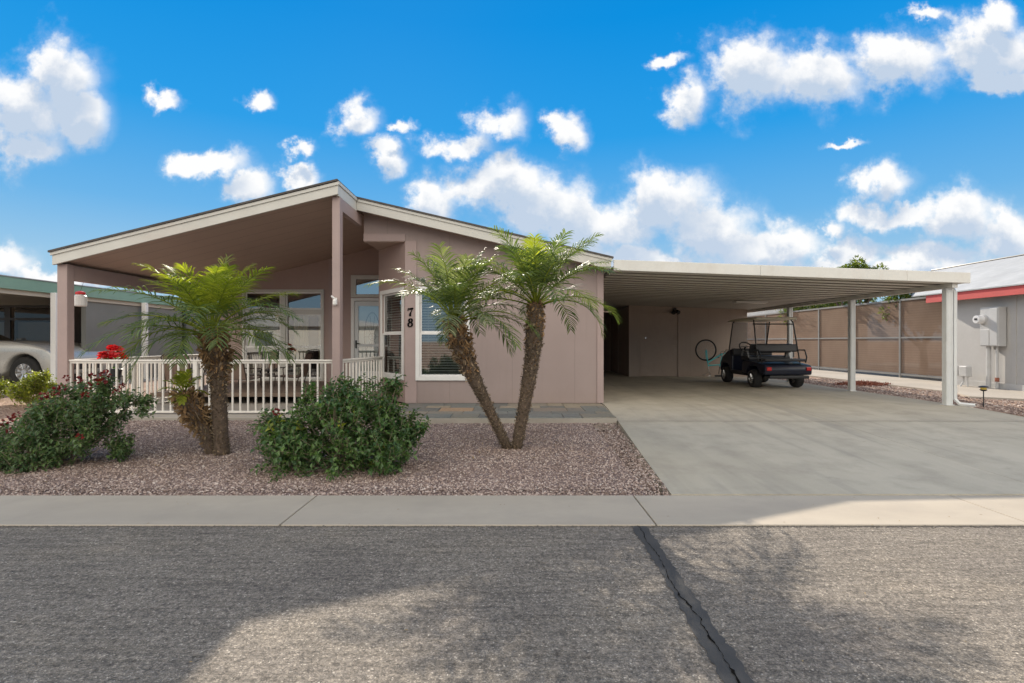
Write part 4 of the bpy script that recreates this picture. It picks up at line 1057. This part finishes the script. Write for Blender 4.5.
# ------------------------------------------------------------------ palms
def interp(pts, t):
    n = len(pts) - 1; f = clamp(t) * n; i = min(int(f), n - 1); u_ = f - i
    p0 = Vector(pts[max(i - 1, 0)]); p1 = Vector(pts[i]); p2 = Vector(pts[i + 1]); p3 = Vector(pts[min(i + 2, n)])
    return .5 * ((2 * p1) + (p2 - p0) * u_ + (2 * p0 - 5 * p1 + 4 * p2 - p3) * u_ * u_ + (3 * p1 - p0 - 3 * p2 + p3) * u_ ** 3)
def frond(f, rc, base, az, el, ln, droop, rng, mi=0, pairs=34, ll=.23, lw=.0155, hang=.42):
    """rachis that arches under gravity with two rows of narrow leaflets"""
    n = 16; p = Vector(base); pts = [p.copy()]; e = el
    h = Vector((math.cos(az), math.sin(az), 0)); side = Vector((-math.sin(az), math.cos(az), 0))
    dirs = []
    sway = rng.uniform(-.25, .25)
    for i in range(n):
        t = i / n
        e = el - droop * (t ** 1.35)
        d = (h * math.cos(e) + Vector((0, 0, 1)) * math.sin(e) + side * sway * t).normalized()
        p = p + d * ln / n; pts.append(p.copy()); dirs.append(d)
    dirs.append(dirs[-1])
    rc.tube(pts, [lerp(.010, .0018, i / n) for i in range(n + 1)], 4, False)
    for k in range(pairs):
        t = lerp(.22, 1.0, (k + .5) / pairs); q = interp(pts, t); d = dirs[min(int(t * n), n)]
        sz = ll * (math.sin(PI * clamp(lerp(.16, .93, t))) ** .7) * rng.uniform(.85, 1.1)
        sd = d.cross(Vector((0, 0, 1)))
        if sd.length < .05: sd = side.copy()
        sd.normalize(); up = sd.cross(d).normalized()
        for s in (-1, 1):
            if rng.random() < .03: continue
            fw = lerp(.30, 1.35, t) + rng.uniform(-.15, .15)
            dd = (sd * s + d * fw + up * rng.uniform(.0, .6)).normalized()
            wv = dd.cross(up)
            if wv.length < .05: wv = d.copy()
            wv = (wv.normalized() + up * rng.uniform(-.3, .3)).normalized()
            g = Vector((0, 0, -1)) * hang
            a0 = q; a1 = q + dd * sz * .4 + g * sz * .05; a2 = a1 + (dd + g * .8).normalized() * sz * .35; a3 = a2 + (dd + g * 1.8).normalized() * sz * .3
            w = lw * rng.uniform(.8, 1.15); b = len(f.V)
            f.V += [tuple(a0 - wv * w * .3), tuple(a0 + wv * w * .3), tuple(a1 - wv * w * .5), tuple(a1 + wv * w * .5), tuple(a2 - wv * w * .38), tuple(a2 + wv * w * .38), tuple(a3)]
            f.F += [(b, b + 1, b + 3, b + 2), (b + 2, b + 3, b + 5, b + 4), (b + 4, b + 5, b + 6)]; f.M += [mi] * 3
def palm(loc, label, path, radii, nf, fl_, seed, boots=(0.0, 1.0), shag=.06, young=.3, els=(78, -25), az0=0, pale=0.0, pairs=34, llen=.23, droop=1.7, bw=1.0, skip=None, group='pygmy date palms'):
    rng = random.Random(seed)
    root = thing('palm_tree', loc, label, 'palm tree', group)
    n = 26; pts = [interp(path, i / n) for i in range(n + 1)]
    rad = [interp([(r, 0, 0) for r in radii], i / n).x * rng.uniform(.94, 1.06) for i in range(n + 1)]
    tb = MB(); tb.tube(pts, rad, 12); tb.build('trunk', M['palm_trunk'], root, shade=True)
    # leaf-base stubs spiralling up the trunk
    bt = Fol(); Lt = sum((pts[i + 1] - pts[i]).length for i in range(n)); nb_ = int(Lt / .0013)
    for i in range(nb_):
        t = i / nb_; c = interp(pts, t); tg = (interp(pts, min(1, t + .03)) - interp(pts, max(0, t - .03))).normalized()
        r_ = interp([(r, 0, 0) for r in radii], t).x
        a = i * 2.39996 + rng.uniform(-.2, .2); s1 = tg.orthogonal().normalized(); s2 = tg.cross(s1)
        o_ = s1 * math.cos(a) + s2 * math.sin(a)
        top = smooth((t - boots[0]) / max(.001, boots[1] - boots[0]))
        ln = lerp(.032, shag, top) * rng.uniform(.5, 1.4); w = bw * lerp(.026, .030, top) * rng.uniform(.7, 1.2)
        d = (o_ * lerp(.8, .9, top) + tg * rng.uniform(.2, 1.1) * (1 if rng.random() > .35 * top else -1.1)).normalized()
        q = c + o_ * r_ * .93; sd = d.cross(o_).normalized() if d.cross(o_).length > .05 else tg.cross(o_)
        nn = sd.cross(d).normalized(); b = len(bt.V)
        th = .012
        bt.V += [tuple(q - sd * w * .5), tuple(q + sd * w * .5), tuple(q + d * ln * .75 + sd * w * .28 + nn * ln * rng.uniform(-.2, .3)), tuple(q + d * ln - sd * w * .12 - o_ * ln * .1), tuple(q + nn * th + d * ln * .2), tuple(q + tg * .012 + o_ * .012)]
        bt.F += [(b, b + 1, b + 2, b + 3), (b + 1, b + 5, b + 2), (b, b + 3, b + 5), (b + 5, b + 3, b + 2)]
        bt.M += [1 if rng.random() < top * .9 else 0] * 4
    bt.build('leaf_bases', [M['grey_boot'], M['dry_leaf']], root)
    f = Fol(); rc = MB(); top = pts[-1]; rt = radii[-1]
    for i in range(nf):
        t = i / (nf - 1); az = az0 + i * 2.39996; el = R(lerp(els[0], els[1], t ** .8)) + rng.uniform(-.14, .14)
        if skip and skip(az, el): continue
        L_ = fl_ * lerp(.75, 1.05, min(1, t * 2)) * rng.uniform(.88, 1.1)
        dr_ = lerp(.5, droop, t) * rng.uniform(.8, 1.2)
        base = top + Vector((math.cos(az), math.sin(az), 0)) * rt * .35 + Vector((0, 0, lerp(.06, -.05, t)))
        mi = 1 if t < young else (2 if rng.random() < pale else 0)
        frond(f, rc, base, az, el, L_, dr_, rng, mi, pairs, llen)
    f.build('crown', [M['palm_leaf'], M['palm_young'], M['palm_pale']], root)
    rc.build('frond_stem', M['palm_young'], root)
    return root
# tall one by the railing
palm((-3.5, 6.25, -.03), 'tall single trunk palm in front of the porch railing, left of the window', [px(222, 455, 6.25), px(219, 400, 6.25), px(217, 360, 6.25), px(211, 333, 6.25)],
     [.085, .08, .093, .115, .09], 39, 1.10, 21, boots=(.3, .75), shag=.10, young=.42, els=(86, 10), az0=1.0, pairs=29, llen=.31)
# stub with few leaves
sp = palm((-3.62, 6.3, -.03), 'short leaning shaggy brown palm with a small green tuft, beside the tall palm', [px(213, 456, 6.3), px(205, 430, 6.25), px(194, 410, 6.2), px(184, 392, 6.15)],
     [.07, .075, .085, .10, .05], 11, .26, 33, boots=(.1, .5), shag=.11, bw=.6, young=1.1, els=(85, 20), pairs=12, llen=.10)
# the V pair
palm((-.06, 6.5, -.02), 'left leaning palm of the V shaped pair, crown in front of the window', [px(509, 451, 6.5), px(487, 405, 6.5), px(467, 362, 6.5), px(454, 320, 6.45)],
     [.052, .06, .07, .092, .105, .07], 36, 1.08, 45, boots=(.45, .85), shag=.09, young=.0, els=(82, 14), az0=.3, pale=.6, pairs=29, llen=.29, skip=lambda az, el: math.cos(az) < -.45 and el < R(47))
palm((.06, 6.5, -.02), 'right palm of the V shaped pair, with the upright crown against the sky', [px(516, 451, 6.5), px(525, 402, 6.5), px(533, 350, 6.52), px(536, 303, 6.55)],
     [.06, .068, .08, .094, .108, .08], 34, 1.12, 52, boots=(.5, .95), shag=.05, young=.04, els=(85, 22), az0=2.0, pale=.1, pairs=29, llen=.29)

# ------------------------------------------------------------------ trees behind
def tree(loc, label, h, cr, seed, nl=3000, cz_=None, squash=.6, group='trees behind the carport'):
    rng = random.Random(seed); root = thing('tree', loc, label, 'tree', group)
    b = Vector(loc); tb = MB(); ends = []
    fork = b + Vector((0, 0, h * .28))
    tb.tube([b, b + Vector((.05, 0, h * .15)), fork], [.13, .11, .10], 8)
    for k in range(6):
        a = k * 2.4 + rng.uniform(-.3, .3); o_ = Vector((math.cos(a), math.sin(a), 0))
        e = fork + o_ * cr * rng.uniform(.35, .7) + Vector((0, 0, h * rng.uniform(.25, .5)))
        m = fork.lerp(e, .5) + Vector((0, 0, -.1)) + rdir(rng) * .12
        tb.tube([fork, m, e], [.065, .045, .025], 6); ends.append(e)
        for j in range(3):
            e2 = e + rdir(rng, -.1) * cr * .45; tb.tube([m.lerp(e, .6), e.lerp(e2, .5) + rdir(rng) * .05, e2], [.025, .016, .006], 5, False); ends.append(e2)
    tb.build('trunk', M['bark'], root)
    f = Fol(); cc = b + Vector((0, 0, h * .74))
    cl_ = []
    for _ in range(70):
        d = rdir(rng); q = cc + Vector((d.x * cr, d.y * cr, d.z * cr * squash)) * rng.uniform(.35, 1.0); cl_.append((q, cr * rng.uniform(.12, .26)))
    for e in ends: cl_.append((e, cr * .2))
    for _ in range(nl):
        q, r_ = rng.choice(cl_); d = rdir(rng); p = q + d * r_ * rng.random() ** .4
        f.leaf(p, d + rdir(rng) * .6, Vector((0, 0, 1)) + rdir(rng) * .4, rng.uniform(.09, .15), rng.uniform(.05, .08))
    f.build('crown', [M['tree_leaf']], root); return root
tree((13.3, 20.4, .1), 'leafy tree rising above the right end of the carport roof', 4.8, 1.15, 3, 13000)
tree((14.6, 24.6, .1), 'yellow green tree seen between carport ceiling and tan screen', 3.9, 2.2, 8, 12000)
tree((13.9, 17.6, .1), 'dark tree behind the tan screen near its right end', 3.25, 1.4, 12, 9000)

# ------------------------------------------------------------------ tan sun screen
scn = thing('sun_screen', (12.7, 20, .12), 'long tan mesh privacy screen in grey frames beyond the carport', 'screen')
def scz(y): return lerp(.24, .15, (y - 15.3) / 7)
mb = MB(); ysn = [14.6, 17.0, 19.25, 21.5, 23.75, 26.0, 28.2]
for a, b in zip(ysn[:-1], ysn[1:]):
    mb = MB(); mb.hexa([(12.70, a + .03, .27), (12.705, a + .03, .27), (12.705, b - .03, .27), (12.70, b - .03, .27), (12.70, a + .03, 2.62), (12.705, a + .03, 2.62), (12.705, b - .03, 2.62), (12.70, b - .03, 2.62)]); mb.build('mesh_panel', M['screen'], scn)
for a in ysn:
    mb = MB(); mb.box(12.67, 12.72, a - .035, a + .035, .12, 2.67); mb.build('frame_post', M['screen_frame'], scn)
for (z0_, z1_) in ((.2, .26), (1.40, 1.45), (2.62, 2.68)):
    mb = MB()
    for a, b in zip(ysn[:-1], ysn[1:]): mb.box(12.675, 12.725, a + .03, b - .03, z0_, z1_)
    mb.build('frame_rail', M['screen_frame'], scn)
# building behind the screens (white eave band)
nb2 = thing('neighbour_annex', (15, 27, .1), 'low tan building with a white roof edge behind the far end of the screen', 'building')
MB().box(13.6, 17.5, 25.6, 30, .1, 2.6).build('wall', M['tan_wall'], nb2)
MB().box(13.2, 18, 25.3, 30.3, 2.72, 3.02).build('roof', M['white_roof'], nb2)
# panelled house wall glimpsed through the mesh
# ------------------------------------------------------------------ right neighbour with red fascia
rh = thing('neighbour_house', (13.5, 12, .1), 'light grey house with red fascia and white roof at the right edge', 'house', None)
MB().box(12.2, 20, 7.6, 14.55, .12, 2.5).build('wall', M['light_grey_wall'], rh)
for yy in (12.62, 14.45, 10.2): MB().box(12.18, 12.2, yy - .05, yy + .05, .12, 2.42).build('wall_trim', M['light_grey_wall'], rh)
MB().box(12.17, 12.2, 7.6, 14.5, .12, .26).build('skirting', M['util_grey'], rh)
MB().box(11.86, 11.90, 7.2, 14.9, 2.40, 2.62).build('fascia', M['red_fascia'], rh, bevel=.004)
mb = MB(); mb.poly([(11.90, 7.2, 2.43), (12.2, 7.2, 2.43), (12.2, 14.9, 2.43), (11.90, 14.9, 2.43)][::-1]); mb.build('soffit', M['light_grey_wall'], rh)
mb = MB()
mb.prism([(11.83, 7.1, 2.615), (15.5, 7.1, 3.88), (15.5, 19.2, 3.88), (11.83, 15.4, 2.615)], (0, 0, .03))
mb.prism([(15.5, 7.1, 3.88), (19.4, 7.1, 2.6), (19.4, 19.2, 2.6), (15.5, 19.2, 3.88)], (0, 0, .03))
mb.build('roof', M['white_roof'], rh)
mb = MB(); mb.tube([(15.5, 7.1, 3.925), (15.5, 19.2, 3.925)], .03, 6); mb.tube([(15.5, 19.2, 3.92), (11.83, 15.4, 2.655)], .02, 6); mb.build('ridge_cap', M['black_metal'], rh)
# electric service panel
ep = thing('electric_meter_panel', (12.1, 13, 1.2), 'tall grey electric meter cabinet with round glass meter on the light grey wall', 'meter')
MB().box(11.97, 12.175, 12.80, 13.30, 1.18, 2.16).build('cabinet', M['util_grey'], ep, bevel=.01)
MB().box(11.955, 11.97, 12.82, 13.02, 1.20, 2.12).box(11.955, 11.97, 13.04, 13.28, 1.20, 1.60).build('cabinet_door', M['util_grey'], ep, bevel=.004)
mb = MB(); mb.cyl((11.97, 13.22, 1.86), (-1, 0, 0), .13, .03, 24); mo = mb.build('meter_ring', M['util_grey'], ep)
mb = MB(); mb.cyl((11.94, 13.22, 1.86), (-1, 0, 0), .115, .15, 24, .10); mb.build('meter_dome', M['meter_glass'], ep, bevel=.01)
mb = MB(); mb.box(11.783, 11.788, 13.18, 13.26, 1.84, 1.89); mb.build('meter_display', M['black_plastic'], ep)
for yy, r_ in ((13.18, .05), (12.95, .03)):
    MB().tube([(12.08, yy, 1.18), (12.08, yy, .13)], r_, 10).build('conduit', M['util_grey'], ep)
MB().cyl((12.08, 12.95, .3), (0, 0, 1), .045, .1, 10).build('conduit_coupling', M['mulch'], ep)
for (yy, lb) in ((14.0, 'small grey utility box on pipes hidden half behind the carport post'), (13.62, 'small grey utility box on two pipes left of the tall meter cabinet')):
    ub = thing('utility_box', (11.9, yy, .1), lb, 'utility box', 'small utility boxes by the grey wall')
    MB().box(11.8, 11.95, yy - .12, yy + .12, .38, .66).build('cover', M['util_grey'], ub, bevel=.02)
    MB().tube([(11.88, yy - .06, .38), (11.88, yy - .06, .1)], .02, 8).build('pipe', M['util_grey'], ub)
    MB().tube([(11.88, yy + .06, .38), (11.88, yy + .06, .25), (11.8, yy + .08, .1)], .02, 8).build('pipe', M['util_grey'], ub)
# garden path light
pl = thing('path_light', (8.75, 9.65, .09), 'short garden path light with yellow ringed head at the foot of the downspout', 'path light')
MB().tube([(8.75, 9.65, .08), (8.75, 9.65, .41)], .009, 8).build('stake', M['black_plastic'], pl)
MB().lathe((8.75, 9.65, .38), [(.03, 0), (.055, .02), (.055, .03)], 16).lathe((8.75, 9.65, .45), [(.075, 0), (.07, .015), (.02, .03)], 16).build('head', M['black_plastic'], pl)
MB().lathe((8.75, 9.65, .412), [(.045, 0), (.045, .037)], 16).build('lens', M['yellow_plastic'], pl)
# pile of red bark chips
rng = random.Random(2); f = Fol()
for _ in range(700):
    a = rng.uniform(0, 2 * PI); r_ = rng.random() ** .6; p = Vector((9.8 + .75 * r_ * math.cos(a), 14.5 + .35 * r_ * math.sin(a), .09 + .10 * (1 - r_) * rng.random()))
    f.leaf(p, rdir(rng, -.2), rdir(rng), .09, .03)
ch = thing('bark_chips', (9.8, 14.5, .08), 'low heap of red bark chips beside the driveway', 'bark chips'); ch['kind'] = 'stuff'
f.build('chips', [M['mulch']], ch)

# ------------------------------------------------------------------ left neighbour
lh = thing('neighbour_carport_house', (-13, 14, .2), 'grey house with sage green roof edge and carport on the left', 'house')
MB().box(-10.94, -10.86, 8.6, 21, 2.44, 2.70).build('green_fascia', M['green_fascia'], lh, bevel=.004)
mb = MB(); mb.box(-20.5, -10.94, 8.62, 21, 2.50, 2.60); mb.build('carport_ceiling', M['beige_soffit'], lh)
MB().box(-20.6, -10.84, 8.58, 21.1, 2.70, 2.72).build('roof', M['white_roof'], lh)
MB().box(-11.02, -10.94, 8.7, 21, 2.34, 2.50).build('beam', M['beige_soffit'], lh)
MB().box(-11.1, -10.98, 13.4, 21, .2, 2.34).build('wall', M['grey_wall'], lh)
mb = MB(); mb.lathe((0, 0, 0), [(.012, 0), (.012, .03), (.03, .04), (.034, .06), (.02, .075)], 12)
o = mb.build('door_knob', M['black_metal'], None, T=Matrix.Translation((-10.975 + 13, 14.15 - 14, .95)) @ Matrix.Rotation(R(90), 4, 'Y')); o.parent = lh
mb = MB(); wallx(mb, -20.5, -15.0, 17.2, .2, 2.5, [(-18.6, -16.75, 1.1, 2.45), (-16.55, -15.2, 1.1, 2.45)]); mb.build('back_wall', M['beige_soffit'], lh)
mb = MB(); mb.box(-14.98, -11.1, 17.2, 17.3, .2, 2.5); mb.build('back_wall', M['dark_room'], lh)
for (a, b) in ((-18.6, -16.75), (-16.55, -15.2)):
    mb = MB(); t = .08
    mb.box(a - .1, a, 17.15, 17.2, 1.0, 2.5); mb.box(b, b + .1, 17.15, 17.2, 1.0, 2.5); mb.box(a, b, 17.15, 17.2, 2.0, 2.08); mb.box(a, b, 17.15, 17.2, 1.02, 1.1); mb.box(a, b, 17.15, 17.2, 2.42, 2.5)
    w_ = mb.build('window', M['black_metal'], lh)
    mb = MB(); mb.poly([(a, 17.22, 1.1), (b, 17.22, 1.1), (b, 17.22, 2.42), (a, 17.22, 2.42)]); o = mb.build('pane', M['dim_glass'], lh); o.parent = w_
    mb = MB(); mb.poly([(a, 17.4, 1.1), (b, 17.4, 1.1), (b, 17.4, 1.95), (a, 17.4, 1.95)]); o = mb.build('shade', M['beige_soffit'], lh); o.parent = w_
for (yy, xx) in ((12.2, -10.72), (15.3, -10.8)):
    MB().box(xx - .06, xx + .06, yy - .06, yy + .06, .15, 2.44).build('column', M['white_paint'], lh, bevel=.006)
MB().box(-20.5, -14.9, 18.6, 18.7, .2, 2.5).build('room_back', M['dark_room'], lh)
# dark green post
MB().box(-11.0, -10.9, 17.3, 17.4, .15, 2.44).build('column', M['black_metal'], lh)

# car --------------------------------------------------------------
car = thing('parked_car', (-13.1, 13.2, .205), 'silver car nose out under the green edged carport on the left', 'car')
def carp(mb, name, m, parent=None, bevel=0, shade=False):
    o = mb.build(name, m, None, bevel=bevel, shade=shade); o.parent = parent or car; return o
def arch(cx, r_, n=12): return [(cx - r_ * math.cos(PI * i / n), .34 + r_ * math.sin(PI * i / n) * 1.02 + .03) for i in range(n + 1)]
# local x forward; origin under mid car; front axle +1.4, rear -1.4
top = [(2.21, .36), (2.22, .62), (2.16, .80), (2.0, .93), (1.7, 1.02), (1.2, 1.09), (.75, 1.12), (-.2, 1.10), (-1.4, 1.14), (-2.15, 1.12), (-2.33, .9), (-2.33, .36)]
bottom = [(-2.2, .28), (-1.86, .28)] + [(p[0], p[1]) for p in arch(-1.42, .42)] + [(-.9, .24), (.9, .24)] + [(p[0], p[1]) for p in arch(1.55, .42)] + [(2.05, .28), (2.15, .28)]
outl = top + bottom
def tap(z): return .93 - .10 * clamp((z - .75) / .4) ** 1.5 - .03 * clamp((.5 - z) / .3)
mb = MB(); n = len(outl); b = 0
for sgn in (-1, 1):
    for (x_, z_) in outl:
        nose = .14 * clamp((abs(x_) - 1.8) / .55) ** 2
        mb.v.append((x_, sgn * (tap(z_) - nose), z_))
mb.f.append(tuple(range(n))); mb.f.append(tuple(range(n, 2 * n))[::-1]); mb.m += [0, 0]
for i in range(n): j = (i + 1) % n; mb.f.append((i, n + i, n + j, j)); mb.m.append(0)
bd = mb.build('body', M['silver_paint'], None, bevel=.05, fix=True); bd.parent = car
bd.modifiers['bevel'].segments = 4
for p_ in bd.data.polygons: p_.use_smooth = True
gh = [(-.25, 1.10), (-.85, 1.44), (-1.2, 1.47), (-1.7, 1.42), (-2.15, 1.12)]
mb = MB()
for sgn in (-1, 1):
    for (x_, z_) in gh: mb.v.append((x_, sgn * (.80 - .2 * (z_ - 1.1) / .45), z_))
mb.f += [(0, 1, 2, 3, 4), (9, 8, 7, 6, 5)] + [(i, 5 + i, 5 + (i + 1) % 5, (i + 1) % 5) for i in range(5)]; mb.m += [0] * 7
carp(mb, 'cabin_glass', mat('dark_car_glass', (.02, .022, .024), .08, coat=1), bevel=.02)
carp(MB().hexa([(-.88, -.62, 1.43), (-.88, .62, 1.43), (-1.68, .62, 1.42), (-1.68, -.62, 1.42), (-1.0, -.58, 1.485), (-1.0, .58, 1.485), (-1.6, .58, 1.475), (-1.6, -.58, 1.475)]), 'roof', M['silver_paint'], bevel=.02)
def cwheel(x_, sy):
    w_ = wheel(car, 0, 0, .36, .23, 1, M['chrome']); w_.rotation_euler.z = R(-90) if sy < 0 else R(90); w_.location = (x_, sy * .80, .37)
for (x_, sy) in ((1.55, -1), (1.55, 1), (-1.42, -1), (-1.42, 1)): cwheel(x_, sy)
carp(MB().box(1.13, 1.97, -.70, .70, .30, .80).box(-1.84, -1.0, -.70, .70, .30, .80), 'wheel_well', M['black_plastic'])
carp(MB().box(-1.0, 1.0, -.94, -.90, .24, .36).box(-1.0, 1.0, .90, .94, .24, .36), 'sill', M['black_plastic'], bevel=.01)
for s in (-1, 1):
    carp(MB().hexa([(1.98, s * .80, .70), (2.20, s * .66, .66), (2.20, s * .52, .66), (1.98, s * .70, .70), (1.92, s * .80, .84), (2.14, s * .64, .78), (2.14, s * .5, .78), (1.92, s * .7, .84)]), 'headlight', M['clear'])
    carp(MB().box(.72, .80, s * .925 - .01, s * .925 + .01, .68, .90), 'fender_vent', M['chrome'], bevel=.004)
    carp(MB().tube([(-.3, s * .86, 1.06), (-.3, s * 1.0, 1.12)], .03).box(-.37, -.23, s * 1.0 - .07, s * 1.0 + .07, 1.06, 1.18), 'mirror', M['silver_paint'])
carp(MB().box(2.18, 2.235, -.5, .5, .40, .58), 'grille', M['black_plastic'], bevel=.01)

# ------------------------------------------------------------------ porch things
fd = thing('bird_feeder', (-7.72, 9.3, 1.9), 'white hanging bird feeder with red top beside the left porch post', 'bird feeder')
MB().lathe((-7.72, 9.3, 1.93), [(.085, 0), (.095, .02), (.095, .18), (.06, .21)], 16).build('reservoir', M['white_paint'], fd)
MB().lathe((-7.72, 9.3, 2.141), [(.075, 0), (.075, .04), (.02, .06)], 16).build('cap', M['red_plastic'], fd)
MB().tube([(-7.72, 9.3, 2.195), (-7.66, 9.3, 2.37)], .003, 5).build('wire', M['black_metal'], fd)
MB().box(-7.84, -7.80, 9.2, 9.22, 1.95, 2.0).build('feeding_port', M['red_plastic'], fd)

ps = thing('plant_stand', (-7.3, 9.55, .095), 'black metal plant stand behind the left end of the front railing', 'plant stand')
MB().ring((-7.3, 9.55, .66), (0, 0, 1), .13, .008, 20, 6).build('ring', M['black_metal'], ps)
for k in range(3):
    a = k * 2.09 + .4; MB().tube([(-7.3 + .13 * math.cos(a), 9.55 + .13 * math.sin(a), .66), (-7.3 + .10 * math.cos(a), 9.55 + .1 * math.sin(a), .35), (-7.3 + .17 * math.cos(a), 9.55 + .17 * math.sin(a), .095)], .008, 6).build('leg', M['black_metal'], ps)
pp = thing('poinsettia', (-7.3, 9.55, .66), 'bright red poinsettia in a dark pot standing above the railing', 'potted plant')
MB().lathe((-7.3, 9.55, .60), [(.08, 0), (.12, .18), (.13, .19), (.12, .20)], 18).build('pot', M['terracotta'], pp)
rng = random.Random(9); f = Fol(); g = Fol()
for _ in range(60):
    d = rdir(rng, -.1); q = Vector((-7.3, 9.55, .92)) + d * .12 * rng.uniform(.4, 1.3)
    g.leaf(q, d, Vector((0, 0, 1)), .10, .06)
for cx_, cy_, cz_2 in ((-.13, 0, .99), (0, -.06, 1.02), (.13, .02, 1.0), (-.07, .06, 1.08), (.06, .04, 1.10), (.19, 0, .95), (-.2, 0, .95), (0, -.12, .95), (.1, -.1, .98), (-.1, -.1, 1.0), (0, 0, 1.13)):
    for k in range(11):
        a = k * 2.4; d = Vector((math.cos(a), math.sin(a), rng.uniform(-.3, .9))); f.leaf(Vector((-7.3 + cx_, 9.5 + cy_, cz_2 + .06)), d, Vector((0, -1, 1)), rng.uniform(.09, .12), .08)
g.build('foliage', [M['hib_leaf']], pp); f.build('bracts', [M['bright_petal']], pp)

def make_chair(label):
    """local: sitter faces +y, origin on the floor"""
    r_ = thing('patio_chair', (0, 0, 0), label, 'chair', 'brown sling patio chairs')
    def p_(mb, nm, m, bv=0): o = mb.build(nm, m, None, bevel=bv); o.parent = r_; return o
    p_(MB().hexa([(-.25, -.25, .42), (.25, -.25, .42), (.25, .25, .45), (-.25, .25, .45), (-.25, -.25, .43), (.25, -.25, .43), (.25, .25, .46), (-.25, .25, .46)]), 'seat', M['sling'])
    p_(MB().hexa([(-.25, -.27, .44), (.25, -.27, .44), (.25, -.26, .44), (-.25, -.26, .44), (-.24, -.42, .96), (.24, -.42, .96), (.24, -.41, .96), (-.24, -.41, .96)]), 'backrest', M['sling'])
    p_(MB().tube([(-.26, -.26, .42), (-.26, -.43, .93), (-.2, -.45, .985), (0, -.46, 1.0), (.2, -.45, .985), (.26, -.43, .93), (.26, -.26, .42)], .013, 7), 'back_frame', M['bronze'])
    for s in (-1, 1):
        p_(MB().tube([(s * .27, -.34, .68), (s * .29, -.1, .67), (s * .29, .2, .65), (s * .28, .27, .60), (s * .27, .25, .45), (s * .27, .28, 0)], .012, 7), 'front_leg', M['bronze'])
        p_(MB().tube([(s * .26, -.26, .43), (s * .27, -.22, .25), (s * .27, -.32, 0)], .012, 7), 'rear_leg', M['bronze'])
        p_(MB().tube([(s * .26, -.25, .42), (s * .26, .25, .45)], .012, 7), 'seat_rail', M['bronze'])
    return r_
c1 = make_chair('brown sling patio chair seen from behind, left of the tall palm trunk'); c1.location = (-7.05, 11.2, .055); c1.rotation_euler.z = R(8)
c2 = copy_tree(c1); c2['label'] = 'brown sling patio chair seen from behind, right of the tall palm trunk'; c2.location = (-5.85, 11.3, .055); c2.rotation_euler.z = R(-6)
c3 = copy_tree(c1); c3['label'] = 'brown patio chair turned side on beside the porch window'; c3.location = (-5.15, 12.1, .055); c3.rotation_euler.z = R(95)
tb_ = thing('coffee_table', (-6.3, 12.3, .095), 'low dark patio table between the brown chairs', 'table')
MB().box(-6.8, -5.75, 12.0, 12.6, .50, .53).build('tabletop', M['bronze'], tb_, bevel=.008)
for (a, b) in ((-6.72, 12.07), (-5.83, 12.07), (-6.72, 12.53), (-5.83, 12.53)): MB().tube([(a, b, .50), (a, b, .095)], .018, 8).build('leg', M['bronze'], tb_)

sprk = thing('garden_stake', (-3.95, 6.6, .0), 'thin dark irrigation stake beside the short palm stump', 'stake')
MB().tube([(-3.95, 6.6, -.02), (-3.955, 6.6, .17)], .006, 6).build('riser', M['black_plastic'], sprk)
MB().lathe((-3.955, 6.6, .165), [(.012, 0), (.014, .02), (.006, .03)], 8).build('nozzle', M['black_plastic'], sprk)

# house across the street: real place behind the viewer, it shows in the window panes
oh = thing('opposite_house', (0, -16, 0), 'cream house across the street, reflected in the window glass', 'house')
MB().box(-27, -11, -24, -15, -.14, 2.5).build('wall', M['cream_trim'], oh)
mb = MB(); mb.prism([(-27.6, -14.5, 2.5), (-10.4, -14.5, 2.5), (-19, -14.5, 4.2)], (0, -10, 0)); mb.build('roof', M['white_roof'], oh)
for a in (-25, -20.5, -14):
    w_ = MB().box(a - .06, a + 1.46, -15, -14.96, .8, 2.1).build('window', M['white_paint'], oh)
    o = MB().box(a, a + 1.4, -14.96, -14.95, .86, 2.04).build('pane', mat('opposite_glass', (.03, .035, .04), .1), oh); o.parent = w_

# litter on the gravel and gutter
rng = random.Random(5); f = Fol()
for _ in range(150):
    y_ = rng.uniform(4.8, 8); x_ = rng.uniform(-6, 1.4)
    if abs(x_) > y_: continue
    f.leaf(Vector((x_, y_, bedz(x_, y_) + .02)), Vector((rng.uniform(-1, 1), rng.uniform(-1, 1), .15)), Vector((0, 0, 1)), rng.uniform(.02, .045), rng.uniform(.008, .02))
for _ in range(420):
    bx_, by_ = rng.choice(((-1.8, 5.3), (-5.0, 5.5), (-3.5, 6.1), (0, 6.4)))
    x_ = rng.gauss(bx_, .55); y_ = rng.gauss(by_, .35)
    if y_ < 4.8 or y_ > 8: continue
    f.leaf(Vector((x_, y_, bedz(x_, y_) + .02)), Vector((rng.uniform(-1, 1), rng.uniform(-1, 1), .15)), Vector((0, 0, 1)), rng.uniform(.015, .045), rng.uniform(.008, .02))
for _ in range(45):
    y_ = rng.uniform(2.1, 4.7); x_ = rng.uniform(-3.5, 4.5)
    f.leaf(Vector((x_, y_, -.105 if y_ < 3.9 else -.097)), Vector((rng.uniform(-1, 1), rng.uniform(-1, 1), .1)), Vector((0, 0, 1)), rng.uniform(.01, .028), rng.uniform(.005, .012))
lt = thing('leaf_litter', (0, 5, 0), 'scattered dry leaf bits on the gravel and pavement', 'leaf litter'); lt['kind'] = 'stuff'
f.build('bits', [M['litter']], lt)
